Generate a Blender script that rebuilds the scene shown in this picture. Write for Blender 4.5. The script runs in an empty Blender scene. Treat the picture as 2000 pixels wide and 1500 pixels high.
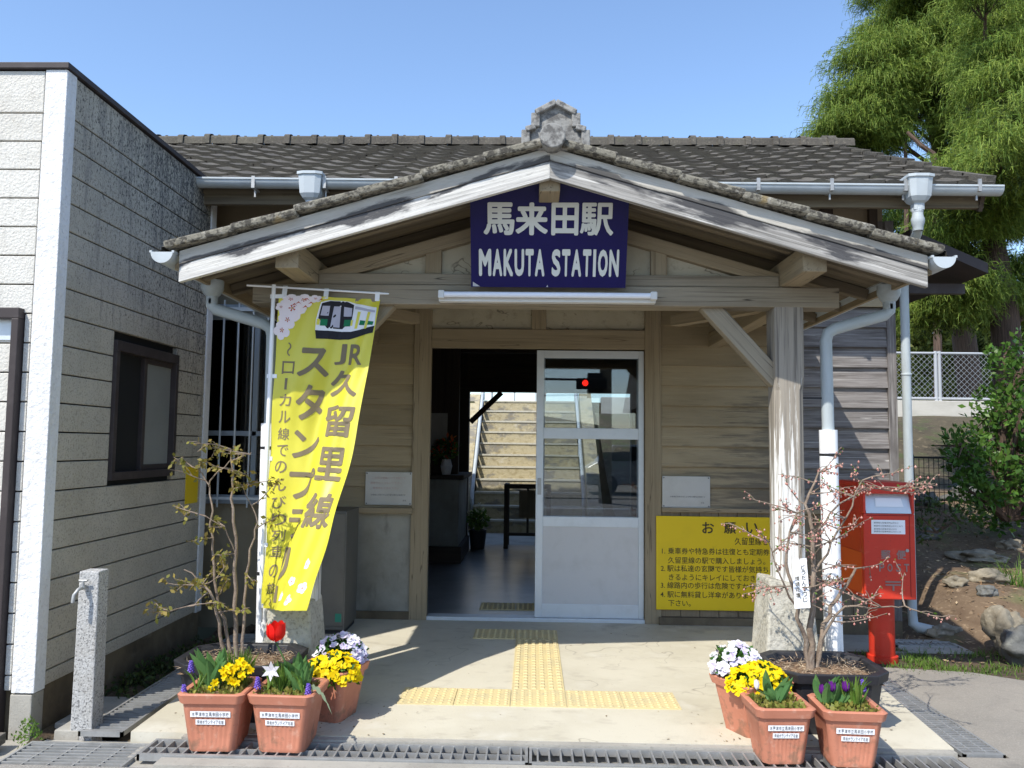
import bpy, math, random
import numpy as np
from mathutils import Vector, Matrix
from math import sin, cos, pi, radians, sqrt, atan2

# ---------------------------------------------------------------- scene, camera, sky, sun, exposure
SC = bpy.context.scene
COL = SC.collection
random.seed(7)
RNG = np.random.default_rng(7)

FPX = 1600.0                                     # focal length in pixels of a 2000 px wide picture
CAMP = np.array([0.0, -6.54, 1.37])
_ps, _th, _ro = radians(1.43), radians(4.29), radians(0.7)
_f = np.array([-sin(_ps)*cos(_th), cos(_ps)*cos(_th), sin(_th)])
_r0 = np.array([cos(_ps), sin(_ps), 0.0]); _u0 = np.cross(_r0, _f)
_r = _r0*cos(_ro) + _u0*sin(_ro); _u = _u0*cos(_ro) - _r0*sin(_ro)
cam = bpy.data.cameras.new("camera"); cam.sensor_width = 36; cam.lens = FPX/2000*36
cam.clip_start = 0.05; cam.clip_end = 2000
camo = bpy.data.objects.new("camera", cam); COL.objects.link(camo)
camo.matrix_world = Matrix(((_r[0], _u[0], -_f[0], CAMP[0]), (_r[1], _u[1], -_f[1], CAMP[1]),
                            (_r[2], _u[2], -_f[2], CAMP[2]), (0, 0, 0, 1)))
SC.camera = camo
SUN_D = Vector((0.483, 0.67, -1.0)).normalized()  # the way the sunlight travels
sun = bpy.data.lights.new("sun", 'SUN'); sun.energy = 3.1; sun.angle = radians(0.53); sun.color = (1.0, 0.95, 0.86)
suno = bpy.data.objects.new("sun", sun); COL.objects.link(suno)
suno.rotation_euler = SUN_D.to_track_quat('-Z', 'Y').to_euler(); suno.location = (-6, -8, 12)
W = bpy.data.worlds.new("World"); SC.world = W; W.use_nodes = True
_nt = W.node_tree; _sky = _nt.nodes.new("ShaderNodeTexSky"); _sky.sky_type = 'NISHITA'; _sky.sun_disc = False
_sky.sun_elevation = math.asin(-SUN_D.z); _sky.sun_rotation = atan2(-SUN_D.x, -SUN_D.y)
_sky.air_density = 1.0; _sky.dust_density = 0.6; _sky.ozone_density = 3.5
_nt.links.new(_sky.outputs[0], _nt.nodes["Background"].inputs[0]); _nt.nodes["Background"].inputs[1].default_value = 0.15
SC.view_settings.view_transform = 'Standard'; SC.view_settings.look = 'None'
SC.view_settings.exposure = 0.85; SC.view_settings.gamma = 1.0
SC.cycles.max_bounces = 8; SC.cycles.transparent_max_bounces = 24
SC.cycles.sample_clamp_indirect = 6.0; SC.cycles.use_denoising = True

def at(px, py, Y):                               # the point at depth Y seen at that picture position
    d = _f*FPX + _r*(px-1000) + _u*(750-py); t = (Y-CAMP[1])/d[1]; return Vector(CAMP + d*t)
def onz(px, py, z=0.0):                          # the point at height z seen at that picture position
    d = _f*FPX + _r*(px-1000) + _u*(750-py); t = (z-CAMP[2])/d[2]; return Vector(CAMP + d*t)

# ---------------------------------------------------------------- materials
def _lin(c):
    return tuple(c[:3]) + (1.0,)
def M(name, col, rough=0.75, layers=(), bump=None, island=0.0, metal=0.0, spec=0.35, src='bc', cracks=None):
    """layers: (colour, scale, stretch, lo, hi, amount[, (gx, gy, gz, g0)]) mixed over col by a noise mask; bump: (scale, strength, stretch)"""
    m = bpy.data.materials.new(name); m.use_nodes = True; nt = m.node_tree; N = nt.nodes; L = nt.links
    b = N["Principled BSDF"]; b.inputs["Roughness"].default_value = rough; b.inputs["Metallic"].default_value = metal
    b.inputs["Specular IOR Level"].default_value = spec
    at_ = N.new("ShaderNodeAttribute"); at_.attribute_name = src; vec = at_.outputs["Vector"]
    rgb = N.new("ShaderNodeRGB"); rgb.outputs[0].default_value = _lin(col); cur = rgb.outputs[0]
    def noise(scale, stretch, detail=6.0):
        if stretch[0] < 0.5 and stretch[1] >= 1: stretch = (stretch[0]*1.5, stretch[1]*2.4, stretch[2]*2.4)
        mp = N.new("ShaderNodeMapping"); mp.inputs["Scale"].default_value = stretch; L.new(vec, mp.inputs["Vector"])
        n = N.new("ShaderNodeTexNoise"); n.inputs["Scale"].default_value = scale; n.inputs["Detail"].default_value = detail
        n.inputs["Roughness"].default_value = 0.62
        L.new(mp.outputs[0], n.inputs["Vector"]); return n.outputs[0]
    for ly in layers:
        c2, sc, st, lo, hi, amt = ly[:6]
        v = noise(sc, st)
        if len(ly) > 6:
            g = ly[6]
            dp = N.new("ShaderNodeVectorMath"); dp.operation = 'DOT_PRODUCT'; L.new(vec, dp.inputs[0]); dp.inputs[1].default_value = g[:3]
            ad = N.new("ShaderNodeMath"); ad.operation = 'ADD'; L.new(dp.outputs["Value"], ad.inputs[0]); ad.inputs[1].default_value = g[3]
            a2 = N.new("ShaderNodeMath"); a2.operation = 'ADD'; L.new(ad.outputs[0], a2.inputs[0]); L.new(v, a2.inputs[1]); v = a2.outputs[0]
        mr = N.new("ShaderNodeMapRange"); mr.inputs["From Min"].default_value = lo; mr.inputs["From Max"].default_value = hi
        mr.inputs["To Max"].default_value = amt; L.new(v, mr.inputs["Value"])
        mx = N.new("ShaderNodeMix"); mx.data_type = 'RGBA'; L.new(mr.outputs[0], mx.inputs["Factor"]); L.new(cur, mx.inputs[6])
        mx.inputs[7].default_value = _lin(c2); cur = mx.outputs[2]
    if cracks:                                   # (colour, scale, stretch, width, amount): thin wandering lines
        v = noise(cracks[1], cracks[2], 3.0)
        sb_ = N.new("ShaderNodeMath"); sb_.operation = 'SUBTRACT'; L.new(v, sb_.inputs[0]); sb_.inputs[1].default_value = 0.5
        ab_ = N.new("ShaderNodeMath"); ab_.operation = 'ABSOLUTE'; L.new(sb_.outputs[0], ab_.inputs[0])
        mr = N.new("ShaderNodeMapRange"); mr.inputs["From Min"].default_value = 0.0; mr.inputs["From Max"].default_value = cracks[3]
        mr.inputs["To Min"].default_value = cracks[4]; mr.inputs["To Max"].default_value = 0.0; L.new(ab_.outputs[0], mr.inputs["Value"])
        v2 = noise(cracks[1]*0.7, (cracks[2][0]*1.3+.2, cracks[2][1], cracks[2][2]), 2.0); m2 = N.new("ShaderNodeMapRange"); m2.inputs["From Min"].default_value = 0.48; m2.inputs["From Max"].default_value = 0.56; L.new(v2, m2.inputs["Value"])
        ml = N.new("ShaderNodeMath"); ml.operation = 'MULTIPLY'; L.new(mr.outputs[0], ml.inputs[0]); L.new(m2.outputs[0], ml.inputs[1])
        mx = N.new("ShaderNodeMix"); mx.data_type = 'RGBA'; L.new(ml.outputs[0], mx.inputs["Factor"]); L.new(cur, mx.inputs[6]); mx.inputs[7].default_value = _lin(cracks[0]); cur = mx.outputs[2]
    if island:
        gi = N.new("ShaderNodeNewGeometry"); mr = N.new("ShaderNodeMapRange"); L.new(gi.outputs["Random Per Island"], mr.inputs["Value"])
        mr.inputs["To Min"].default_value = 1-island; mr.inputs["To Max"].default_value = 1+island
        hs = N.new("ShaderNodeHueSaturation"); L.new(mr.outputs[0], hs.inputs["Value"]); L.new(cur, hs.inputs["Color"]); cur = hs.outputs[0]
    L.new(cur, b.inputs["Base Color"])
    if bump:
        v = noise(bump[0], bump[2] if len(bump) > 2 else (1, 1, 1), 8.0)
        bp = N.new("ShaderNodeBump"); bp.inputs["Strength"].default_value = bump[1]; bp.inputs["Distance"].default_value = 0.01
        L.new(v, bp.inputs["Height"]); L.new(bp.outputs[0], b.inputs["Normal"])
    return m

def leafM(name, c1, c2, trans=0.35, island=0.3, rough=0.5):
    m = bpy.data.materials.new(name); m.use_nodes = True; nt = m.node_tree; N = nt.nodes; L = nt.links
    b = N["Principled BSDF"]; b.inputs["Roughness"].default_value = rough; b.inputs["Specular IOR Level"].default_value = 0.25
    gi = N.new("ShaderNodeNewGeometry")
    mx = N.new("ShaderNodeMix"); mx.data_type = 'RGBA'; L.new(gi.outputs["Random Per Island"], mx.inputs["Factor"])
    mx.inputs[6].default_value = _lin(c1); mx.inputs[7].default_value = _lin(c2)
    hs = N.new("ShaderNodeHueSaturation"); mr = N.new("ShaderNodeMapRange")
    wn = N.new("ShaderNodeTexWhiteNoise"); wn.noise_dimensions = '1D'; L.new(gi.outputs["Random Per Island"], wn.inputs["W"])
    L.new(wn.outputs[0], mr.inputs["Value"]); mr.inputs["To Min"].default_value = 1-island; mr.inputs["To Max"].default_value = 1+island
    L.new(mr.outputs[0], hs.inputs["Value"]); L.new(mx.outputs[2], hs.inputs["Color"]); L.new(hs.outputs[0], b.inputs["Base Color"])
    tr = N.new("ShaderNodeBsdfTranslucent"); L.new(hs.outputs[0], tr.inputs["Color"])
    ms = N.new("ShaderNodeMixShader"); ms.inputs[0].default_value = trans
    L.new(b.outputs[0], ms.inputs[1]); L.new(tr.outputs[0], ms.inputs[2]); L.new(ms.outputs[0], N["Material Output"].inputs[0])
    return m

def glassM(name, tint=(0.75, 0.78, 0.8), refl=0.12, rough=0.0):
    m = bpy.data.materials.new(name); m.use_nodes = True; nt = m.node_tree; N = nt.nodes; L = nt.links
    N.remove(N["Principled BSDF"])
    t = N.new("ShaderNodeBsdfTransparent"); t.inputs[0].default_value = _lin(tint)
    g = N.new("ShaderNodeBsdfGlossy"); g.inputs["Roughness"].default_value = rough
    lw = N.new("ShaderNodeLayerWeight"); lw.inputs[0].default_value = 0.35
    mr = N.new("ShaderNodeMapRange"); L.new(lw.outputs["Fresnel"], mr.inputs["Value"]); mr.inputs["To Min"].default_value = refl; mr.inputs["To Max"].default_value = 0.9
    mr.inputs["From Min"].default_value = 0.03
    ms = N.new("ShaderNodeMixShader"); L.new(mr.outputs[0], ms.inputs[0]); L.new(t.outputs[0], ms.inputs[1]); L.new(g.outputs[0], ms.inputs[2])
    L.new(ms.outputs[0], N["Material Output"].inputs[0]); return m

def emitM(name, col, s):
    m = bpy.data.materials.new(name); m.use_nodes = True; b = m.node_tree.nodes["Principled BSDF"]
    b.inputs["Base Color"].default_value = _lin(col); b.inputs["Emission Color"].default_value = _lin(col); b.inputs["Emission Strength"].default_value = s
    return m

# ---------------------------------------------------------------- mesh builder
class MB:
    def __init__(s): s.v = []; s.f = []; s.c = []; s.m = []; s.g = []
    def add(s, vs, fs, bc=None, m=0):
        o = len(s.v); s.g.append((o, len(s.f))); s.v += [tuple(p) for p in vs]; s.c += [tuple(p) for p in (bc if bc is not None else vs)]
        for f in fs: s.f.append(tuple(i+o for i in f)); s.m.append(m)
        return s
    def box(s, x0, x1, y0, y1, z0, z1, ax=None, m=0, rnd=True, top=None):
        vs = [(x, y, z) for z in (z0, z1) for y in (y0, y1) for x in (x0, x1)]
        if top is not None:                      # shrink the top by top=(dx, dy) on each side
            vs = vs[:4] + [(x + (top[0] if x == x0 else -top[0]), y + (top[1] if y == y0 else -top[1]), z) for x, y, z in vs[4:]]
        d = (x1-x0, y1-y0, z1-z0)
        if ax is None: ax = max(range(3), key=lambda i: d[i])
        o = [i for i in range(3) if i != ax]; r = random.random()*30 if rnd else 0
        c0 = ((x0+x1)/2, (y0+y1)/2, (z0+z1)/2)
        bc = [(p[ax]+r, p[o[0]]-c0[o[0]]+r*0.37 if rnd else p[o[0]], p[o[1]]-c0[o[1]] if rnd else p[o[1]]) for p in vs]
        if not rnd: bc = vs
        return s.add(vs, [(0, 2, 3, 1), (4, 5, 7, 6), (0, 1, 5, 4), (2, 6, 7, 3), (0, 4, 6, 2), (1, 3, 7, 5)], bc, m)
    def beam(s, p0, p1, w, h, up=(0, 0, 1), m=0, w1=None, h1=None, rnd=True):
        p0 = Vector(p0); p1 = Vector(p1); d = (p1-p0); l = d.length; d /= l
        sd = d.cross(Vector(up))
        if sd.length < 1e-4: sd = d.cross(Vector((0, 1, 0)))
        sd.normalize(); uu = sd.cross(d); r = random.random()*30 if rnd else 0
        vs = []; bc = []
        for t, ww, hh in ((0, w, h), (1, w1 or w, h1 or h)):
            for a, b in ((-1, -1), (1, -1), (1, 1), (-1, 1)):
                vs.append(p0 + d*(l*t) + sd*(a*ww/2) + uu*(b*hh/2)); bc.append((l*t+r, a*ww/2, b*hh/2))
        return s.add(vs, [(0, 1, 2, 3), (7, 6, 5, 4), (0, 4, 5, 1), (1, 5, 6, 2), (2, 6, 7, 3), (3, 7, 4, 0)], bc, m)
    def prism(s, poly, axis, a0, a1, m=0):
        """poly: 2D points; axis 'y' maps (x, z), 'x' maps (y, z), 'z' maps (x, y); extruded a0..a1"""
        def q(p, a): return {'y': (p[0], a, p[1]), 'x': (a, p[0], p[1]), 'z': (p[0], p[1], a)}[axis]
        n = len(poly); vs = [q(p, a0) for p in poly] + [q(p, a1) for p in poly]
        fs = [tuple(range(n)), tuple(range(2*n-1, n-1, -1))] + [(i, i+n, (i+1) % n+n, (i+1) % n) for i in range(n)]
        return s.add(vs, fs, None, m)
    def tube(s, pts, rad, n=8, caps=True, m=0, ell=1.0):
        pts = [Vector(p) for p in pts]; k = len(pts)
        rad = list(rad) if hasattr(rad, '__len__') else [rad]*k
        vs = []; bc = []; prev = None; ln = 0; r0 = random.random()*30
        for i, p in enumerate(pts):
            t = (pts[min(i+1, k-1)] - pts[max(i-1, 0)])
            if t.length < 1e-9: t = Vector((0, 0, 1))
            t.normalize()
            if prev is None:
                a = t.cross(Vector((0, 0, 1)))
                if a.length < 0.1: a = t.cross(Vector((0, 1, 0)))
            else:
                a = prev - t*prev.dot(t)
            a.normalize(); b = t.cross(a); prev = a
            if i: ln += (p-pts[i-1]).length
            for j in range(n):
                q = 2*pi*j/n; vs.append(p + a*(cos(q)*rad[i]) + b*(sin(q)*rad[i]*ell)); bc.append((ln+r0, cos(q)*rad[i], sin(q)*rad[i]))
        fs = [(i*n+j, i*n+(j+1) % n, (i+1)*n+(j+1) % n, (i+1)*n+j) for i in range(k-1) for j in range(n)]
        if caps: fs += [tuple(range(n))[::-1], tuple(range((k-1)*n, k*n))]
        return s.add(vs, fs, bc, m)
    def lathe(s, prof, c=(0, 0, 0), n=20, m=0):
        vs = []; fs = []; k = len(prof)
        for r, z in prof:
            for j in range(n):
                q = 2*pi*j/n; vs.append((c[0]+r*cos(q), c[1]+r*sin(q), c[2]+z))
        fs = [(i*n+j, i*n+(j+1) % n, (i+1)*n+(j+1) % n, (i+1)*n+j) for i in range(k-1) for j in range(n)]
        return s.add(vs, fs, None, m)
    def grid(s, fn, nu, nv, m=0, bcfn=None):
        vs = [fn(i/nu, j/nv) for j in range(nv+1) for i in range(nu+1)]
        bc = [bcfn(i/nu, j/nv) for j in range(nv+1) for i in range(nu+1)] if bcfn else None
        return s.add(vs, [(j*(nu+1)+i, j*(nu+1)+i+1, (j+1)*(nu+1)+i+1, (j+1)*(nu+1)+i) for j in range(nv) for i in range(nu)], bc, m)
    def rock(s, c, r, n=2, seed=0, rough=0.25):
        import bmesh
        bm = bmesh.new(); bmesh.ops.create_icosphere(bm, subdivisions=n, radius=1.0)
        from mathutils import noise
        vs = []
        for v in bm.verts:
            p = v.co; k = 1 + rough*(noise.noise(p*1.3 + Vector((seed*7.1, 0, 0))) + 0.5*noise.noise(p*2.9 + Vector((0, seed*3.3, 0))))
            vs.append((c[0]+p.x*k*r[0], c[1]+p.y*k*r[1], c[2]+p.z*k*r[2]))
        fs = [tuple(v.index for v in f.verts) for f in bm.faces]; bm.free()
        return s.add(vs, fs)
    def pieces(s):
        """one builder for each shape that was added"""
        out = []
        for k, (v0, f0) in enumerate(s.g):
            v1, f1 = s.g[k+1] if k+1 < len(s.g) else (len(s.v), len(s.f))
            q = MB(); q.v = s.v[v0:v1]; q.c = s.c[v0:v1]; q.f = [tuple(i-v0 for i in f) for f in s.f[f0:f1]]; q.m = s.m[f0:f1]; q.g = [(0, 0)]; out.append(q)
        return out
    def mesh(s, name, mats, smooth=None):
        me = bpy.data.meshes.new(name); me.from_pydata(s.v, [], s.f); me.update()
        a = me.attributes.new('bc', 'FLOAT_VECTOR', 'POINT'); a.data.foreach_set('vector', np.array(s.c, dtype=np.float32).ravel())
        for mt in (mats if isinstance(mats, (list, tuple)) else [mats]): me.materials.append(mt)
        if len(set(s.m)) > 1: me.polygons.foreach_set('material_index', np.array(s.m, dtype=np.int32))
        if smooth is not None: me.shade_smooth(); me.set_sharp_from_angle(angle=radians(smooth))
        return me

WORLD = {}
def tagit(o, label=None, cat=None, group=None, kind=None):
    if label: o["label"] = label
    if cat: o["category"] = cat
    if group: o["group"] = group
    if kind: o["kind"] = kind
    return o
def thing(name, label, cat, loc=(0, 0, 0), group=None):
    o = bpy.data.objects.new(name, None); COL.objects.link(o); o.location = loc; o.empty_display_size = 0.1
    WORLD[o] = Vector(loc); return tagit(o, label, cat, group)
def part(name, mb, mats, parent=None, smooth=None, bevel=0.0, label=None):
    """mesh in world coordinates, linked under its thing (or part)"""
    me = mb if isinstance(mb, bpy.types.Mesh) else mb.mesh(name, mats, smooth)
    o = bpy.data.objects.new(name, me); COL.objects.link(o)
    if parent is not None:
        o.parent = parent; o.location = -WORLD[parent]; WORLD[o] = Vector((0, 0, 0))
    else: WORLD[o] = Vector((0, 0, 0))
    if bevel:
        b = o.modifiers.new("bevel", 'BEVEL'); b.width = bevel; b.segments = 2; b.limit_method = 'ANGLE'; b.angle_limit = radians(40)
    if label: o["label"] = label
    return o
def split(name, mb, mats, parent, smooth=None, bevel=0.0, label=None):
    return [part(name, q, mats, parent, smooth, bevel, label) for q in mb.pieces()]
def single(name, mb, mats, label, cat, group=None, smooth=None, bevel=0.0, kind=None):
    return tagit(part(name, mb, mats, None, smooth, bevel), label, cat, group, kind)
def struct(name, mb, mats, smooth=None): return tagit(part(name, mb, mats, None, smooth), kind='structure')

def npmesh(name, V, F, mats, mi=None, smooth=False):
    """V (n,3), F (m,4) arrays"""
    me = bpy.data.meshes.new(name); n = len(V); k = F.shape[1]
    me.vertices.add(n); me.vertices.foreach_set('co', V.astype(np.float32).ravel())
    me.loops.add(F.size); me.loops.foreach_set('vertex_index', F.astype(np.int32).ravel())
    me.polygons.add(len(F)); me.polygons.foreach_set('loop_start', np.arange(0, F.size, k, dtype=np.int32))
    for mt in (mats if isinstance(mats, (list, tuple)) else [mats]): me.materials.append(mt)
    if mi is not None: me.polygons.foreach_set('material_index', mi.astype(np.int32))
    me.update(calc_edges=True); me.validate()
    a = me.attributes.new('bc', 'FLOAT_VECTOR', 'POINT'); a.data.foreach_set('vector', V.astype(np.float32).ravel())
    return me

# ---------------------------------------------------------------- lettering
_TX = {}
def glyphs(txt, offset=0.0):
    k = (txt, offset)
    if k not in _TX:
        c = bpy.data.curves.new("lettering", 'FONT'); c.body = txt; c.size = 1.0; c.offset = offset; c.resolution_u = 3
        o = bpy.data.objects.new("lettering", c); me = bpy.data.meshes.new_from_object(o)
        _TX[k] = ([v.co.copy() for v in me.vertices], [tuple(p.vertices) for p in me.polygons])
        bpy.data.meshes.remove(me); bpy.data.objects.remove(o); bpy.data.curves.remove(c)
    return _TX[k]
def write(mb, txt, fn, offset=0.0, fit=None, centre=None, m=0, depth=None, sub=0):
    """adds the glyphs of txt; fn maps glyph-plane (x, y) (em units, or 0..1 of fit box) to a world point"""
    vs, fs = glyphs(txt, offset)
    if not vs: return
    if fit:
        x0 = min(v.x for v in vs); x1 = max(v.x for v in vs); y0 = min(v.y for v in vs); y1 = max(v.y for v in vs)
        pts = [((v.x-x0)/(x1-x0), (v.y-y0)/(y1-y0)) for v in vs]
    else: pts = [(v.x, v.y) for v in vs]
    if sub:
        import bmesh
        bm = bmesh.new(); bv = [bm.verts.new((p[0], p[1], 0)) for p in pts]
        for f in fs:
            try: bm.faces.new([bv[i] for i in f])
            except ValueError: pass
        bmesh.ops.triangulate(bm, faces=bm.faces[:])
        for _ in range(sub):
            es = [e for e in bm.edges if e.calc_length() > 0.12]
            if not es: break
            bmesh.ops.subdivide_edges(bm, edges=es, cuts=1); bmesh.ops.triangulate(bm, faces=bm.faces[:])
        bm.verts.index_update(); pts = [(v.co.x, v.co.y) for v in bm.verts]; fs = [tuple(v.index for v in f.verts) for f in bm.faces]; bm.free()
    mb.add([fn(*p) for p in pts], fs, None, m)
def bold(mb, txt, fn, d=0.03, **kw):
    """a heavy face: the glyph struck several times a little to each side"""
    k = 0
    for dx, dy in ((0, 0), (1, 0), (-1, 0), (0, 1), (0, -1), (.7, .7), (-.7, .7), (.7, -.7), (-.7, -.7)):
        write(mb, txt, lambda x, y: fn(0.5+(x-0.5)*(1-2*d)+dx*d, 0.5+(y-0.5)*(1-2*d)+dy*d, k), 0.0, fit=True, **kw); k += 1
def plane_fn(o, xd, yd, sx, sy):
    o = Vector(o); xd = Vector(xd); yd = Vector(yd)
    return lambda x, y: o + xd*(x*sx) + yd*(y*sy)

# ---------------------------------------------------------------- material palette
m_asphalt = M("asphalt", (0.27, 0.25, 0.225), 0.95, [((0.17, 0.16, 0.15), 0.7, (1, 1, 1), 0.45, 0.7, 0.5), ((0.40, 0.38, 0.34), 160, (1, 1, 1), 0.5, 0.62, 0.7), ((0.07, 0.07, 0.07), 220, (1, 1, 1), 0.55, 0.66, 0.75)], (200, 0.5))
m_pave = M("pavement_asphalt", (0.29, 0.262, 0.22), 0.95, [((0.20, 0.185, 0.16), 1.4, (1, 1, 1), 0.42, 0.66, 0.6), ((0.38, 0.35, 0.30), 120, (1, 1, 1), 0.5, 0.65, 0.5), ((0.14, 0.13, 0.12), 150, (1, 1, 1), 0.56, 0.68, 0.6), ((0.12, 0.11, 0.1), 5, (1, 1, 1), 0.6, 0.75, 0.5)], (150, 0.35), cracks=((0.12, 0.11, 0.1), 0.8, (1, 1, 1), 0.003, 0.7))
m_conc = M("concrete", (0.37, 0.35, 0.305), 0.92, [((0.22, 0.205, 0.18), 3, (1, 1, 1), 0.42, 0.7, 0.7), ((0.15, 0.14, 0.12), 40, (1, 1, 1), 0.58, 0.72, 0.5)], (90, 0.3))
m_concdark = M("stained_concrete", (0.17, 0.135, 0.085), 0.95, [((0.07, 0.055, 0.04), 3, (1, 1, 1), 0.4, 0.65, 0.8), ((0.26, 0.22, 0.16), 5, (1, 1, 1), 0.55, 0.72, 0.6)], (60, 0.3))
m_slab = M("porch_concrete", (0.58, 0.54, 0.43), 0.62, [((0.44, 0.40, 0.30), 1.3, (1, 1, 1), 0.42, 0.66, 0.7), ((0.36, 0.32, 0.25), 5, (1, 1.6, 1), 0.55, 0.72, 0.6), ((0.66, 0.63, 0.54), 2.6, (1, 1, 1), 0.56, 0.7, 0.6), ((0.24, 0.21, 0.17), 75, (1, 1, 1), 0.64, 0.72, 0.6), ((0.30, 0.27, 0.22), 2.2, (1, 1, 1), 0.60, 0.72, 0.6, (0, 0.12, 0, 0.04))], (70, 0.12), cracks=((0.22, 0.19, 0.15), 1.1, (1, 1, 1), 0.004, 0.7))
m_hall = M("hall_floor", (0.30, 0.30, 0.30), 0.28, [((0.14, 0.14, 0.14), 2, (1, 1, 1), 0.4, 0.65, 0.8), ((0.2, 0.2, 0.2), 12, (1, 1, 1), 0.5, 0.7, 0.5)], (50, 0.05), spec=0.5)
m_soil = M("soil", (0.10, 0.07, 0.045), 0.98, [((0.04, 0.032, 0.022), 6, (1, 1, 1), 0.4, 0.65, 0.8), ((0.20, 0.155, 0.10), 26, (1, 1, 1), 0.55, 0.7, 0.7), ((0.055, 0.08, 0.025), 3, (1, 1, 1), 0.55, 0.7, 0.5)], (50, 0.9))
m_earth = M("garden_earth", (0.165, 0.115, 0.072), 0.98, [((0.10, 0.065, 0.04), 4, (1, 1, 1), 0.4, 0.65, 0.8), ((0.34, 0.25, 0.16), 20, (1, 1, 1), 0.55, 0.7, 0.7), ((0.12, 0.15, 0.05), 2.2, (1, 1, 1), 0.53, 0.68, 0.6)], (45, 0.9))
m_bank = M("bank_earth", (0.095, 0.078, 0.05), 0.98, [((0.05, 0.042, 0.03), 1.2, (1, 1, 1), 0.4, 0.65, 0.75), ((0.22, 0.175, 0.115), 12, (1, 1, 1), 0.56, 0.7, 0.7), ((0.06, 0.085, 0.028), 3, (1, 1, 1), 0.50, 0.64, 0.65)], (25, 0.8))
m_field = M("far_ground", (0.10, 0.10, 0.06), 0.98, [((0.06, 0.075, 0.03), 0.3, (1, 1, 1), 0.4, 0.65, 0.8)])
m_mulch = M("mulch", (0.24, 0.155, 0.09), 0.98, [((0.10, 0.06, 0.04), 25, (1, 1, 1), 0.45, 0.6, 0.8), ((0.42, 0.33, 0.22), 60, (1, 1, 1), 0.55, 0.66, 0.8)], (60, 1.0))

m_wood = M("painted_wood", (0.315, 0.255, 0.165), 0.85, [((0.23, 0.18, 0.11), 3, (0.3, 1, 1), 0.4, 0.7, 0.7), ((0.15, 0.115, 0.075), 9, (0.08, 2, 2), 0.52, 0.72, 0.6), ((0.40, 0.34, 0.24), 14, (0.06, 2, 2), 0.58, 0.75, 0.5), ((0.07, 0.055, 0.04), 30, (0.03, 1.5, 1.5), 0.66, 0.74, 0.7)], (30, 0.25, (0.06, 2, 2)), cracks=((0.06, 0.045, 0.03), 1.8, (0.16, 2.2, 2.2), 0.007, 0.8))
m_beamwood = M("weathered_beam", (0.285, 0.245, 0.18), 0.88, [((0.20, 0.165, 0.115), 3, (0.25, 1, 1), 0.42, 0.7, 0.8), ((0.13, 0.11, 0.08), 14, (0.05, 2, 2), 0.55, 0.7, 0.75), ((0.46, 0.41, 0.32), 20, (0.05, 2, 2), 0.58, 0.72, 0.55), ((0.04, 0.035, 0.03), 22, (0.02, 1.2, 1.2), 0.68, 0.72, 0.9)], (26, 0.35, (0.05, 2, 2)), cracks=((0.03, 0.025, 0.02), 1.6, (0.16, 2.2, 2.2), 0.010, 0.9))
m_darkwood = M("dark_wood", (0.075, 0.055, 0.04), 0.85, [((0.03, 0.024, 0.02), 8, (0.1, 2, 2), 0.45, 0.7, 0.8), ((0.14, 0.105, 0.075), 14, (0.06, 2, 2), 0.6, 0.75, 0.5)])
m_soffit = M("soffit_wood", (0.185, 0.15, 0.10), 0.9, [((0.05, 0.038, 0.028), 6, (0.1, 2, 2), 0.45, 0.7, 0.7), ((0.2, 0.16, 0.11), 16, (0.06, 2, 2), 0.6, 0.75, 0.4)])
# siding inside the porch: painted tan, bare and dark towards its lower right; bc = (x, per board, z)
m_sidein = M("tan_siding", (0.33, 0.265, 0.165), 0.85, [((0.24, 0.19, 0.115), 3, (0.4, 1, 1.2), 0.42, 0.68, 0.7), ((0.40, 0.335, 0.22), 9, (0.12, 1, 3), 0.55, 0.72, 0.5), ((0.11, 0.092, 0.07), 6, (0.5, 1, 5), 0.46, 0.64, 0.72, (0.30, 0, -0.22, -0.16)), ((0.06, 0.05, 0.045), 28, (0.05, 1, 2.5), 0.60, 0.70, 0.6)], (26, 0.3, (0.06, 1, 2)), island=0.10)
m_sideout = M("bare_grey_siding", (0.19, 0.175, 0.165), 0.9, [((0.085, 0.075, 0.07), 5, (0.5, 1, 5), 0.42, 0.62, 0.75), ((0.40, 0.385, 0.37), 20, (0.05, 1, 3), 0.54, 0.68, 0.75), ((0.55, 0.53, 0.5), 8, (0.35, 1, 1.4), 0.66, 0.74, 0.7), ((0.03, 0.028, 0.028), 34, (0.03, 1, 2.5), 0.62, 0.70, 0.8)], (30, 0.4, (0.05, 1, 2)), island=0.15)
m_barge = M("peeling_white_board", (0.62, 0.605, 0.565), 0.8, [((0.40, 0.385, 0.36), 12, (0.10, 2, 2), 0.44, 0.62, 0.7), ((0.75, 0.74, 0.71), 22, (0.06, 2, 2), 0.56, 0.66, 0.5), ((0.16, 0.15, 0.14), 24, (0.04, 1.6, 1.6), 0.60, 0.68, 0.6), ((0.05, 0.05, 0.055), 1.9, (0.9, 1, 4), 0.54, 0.60, 0.95, (0, 0, 3.2, 0.00)), ((0.30, 0.28, 0.25), 60, (0.3, 1, 1), 0.60, 0.68, 0.5)], (30, 0.4, (0.05, 2, 2)))
m_barge2 = M("bare_silver_board", (0.37, 0.355, 0.33), 0.85, [((0.20, 0.19, 0.175), 12, (0.08, 2, 2), 0.42, 0.60, 0.8), ((0.64, 0.62, 0.58), 7, (0.14, 2, 2), 0.59, 0.65, 0.8), ((0.10, 0.095, 0.085), 26, (0.03, 1.6, 1.6), 0.57, 0.66, 0.75), ((0.05, 0.05, 0.055), 1.9, (0.9, 1, 4), 0.51, 0.59, 0.93, (0, 0, 2.2, 0.01))], (30, 0.45, (0.05, 2, 2)))
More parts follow.
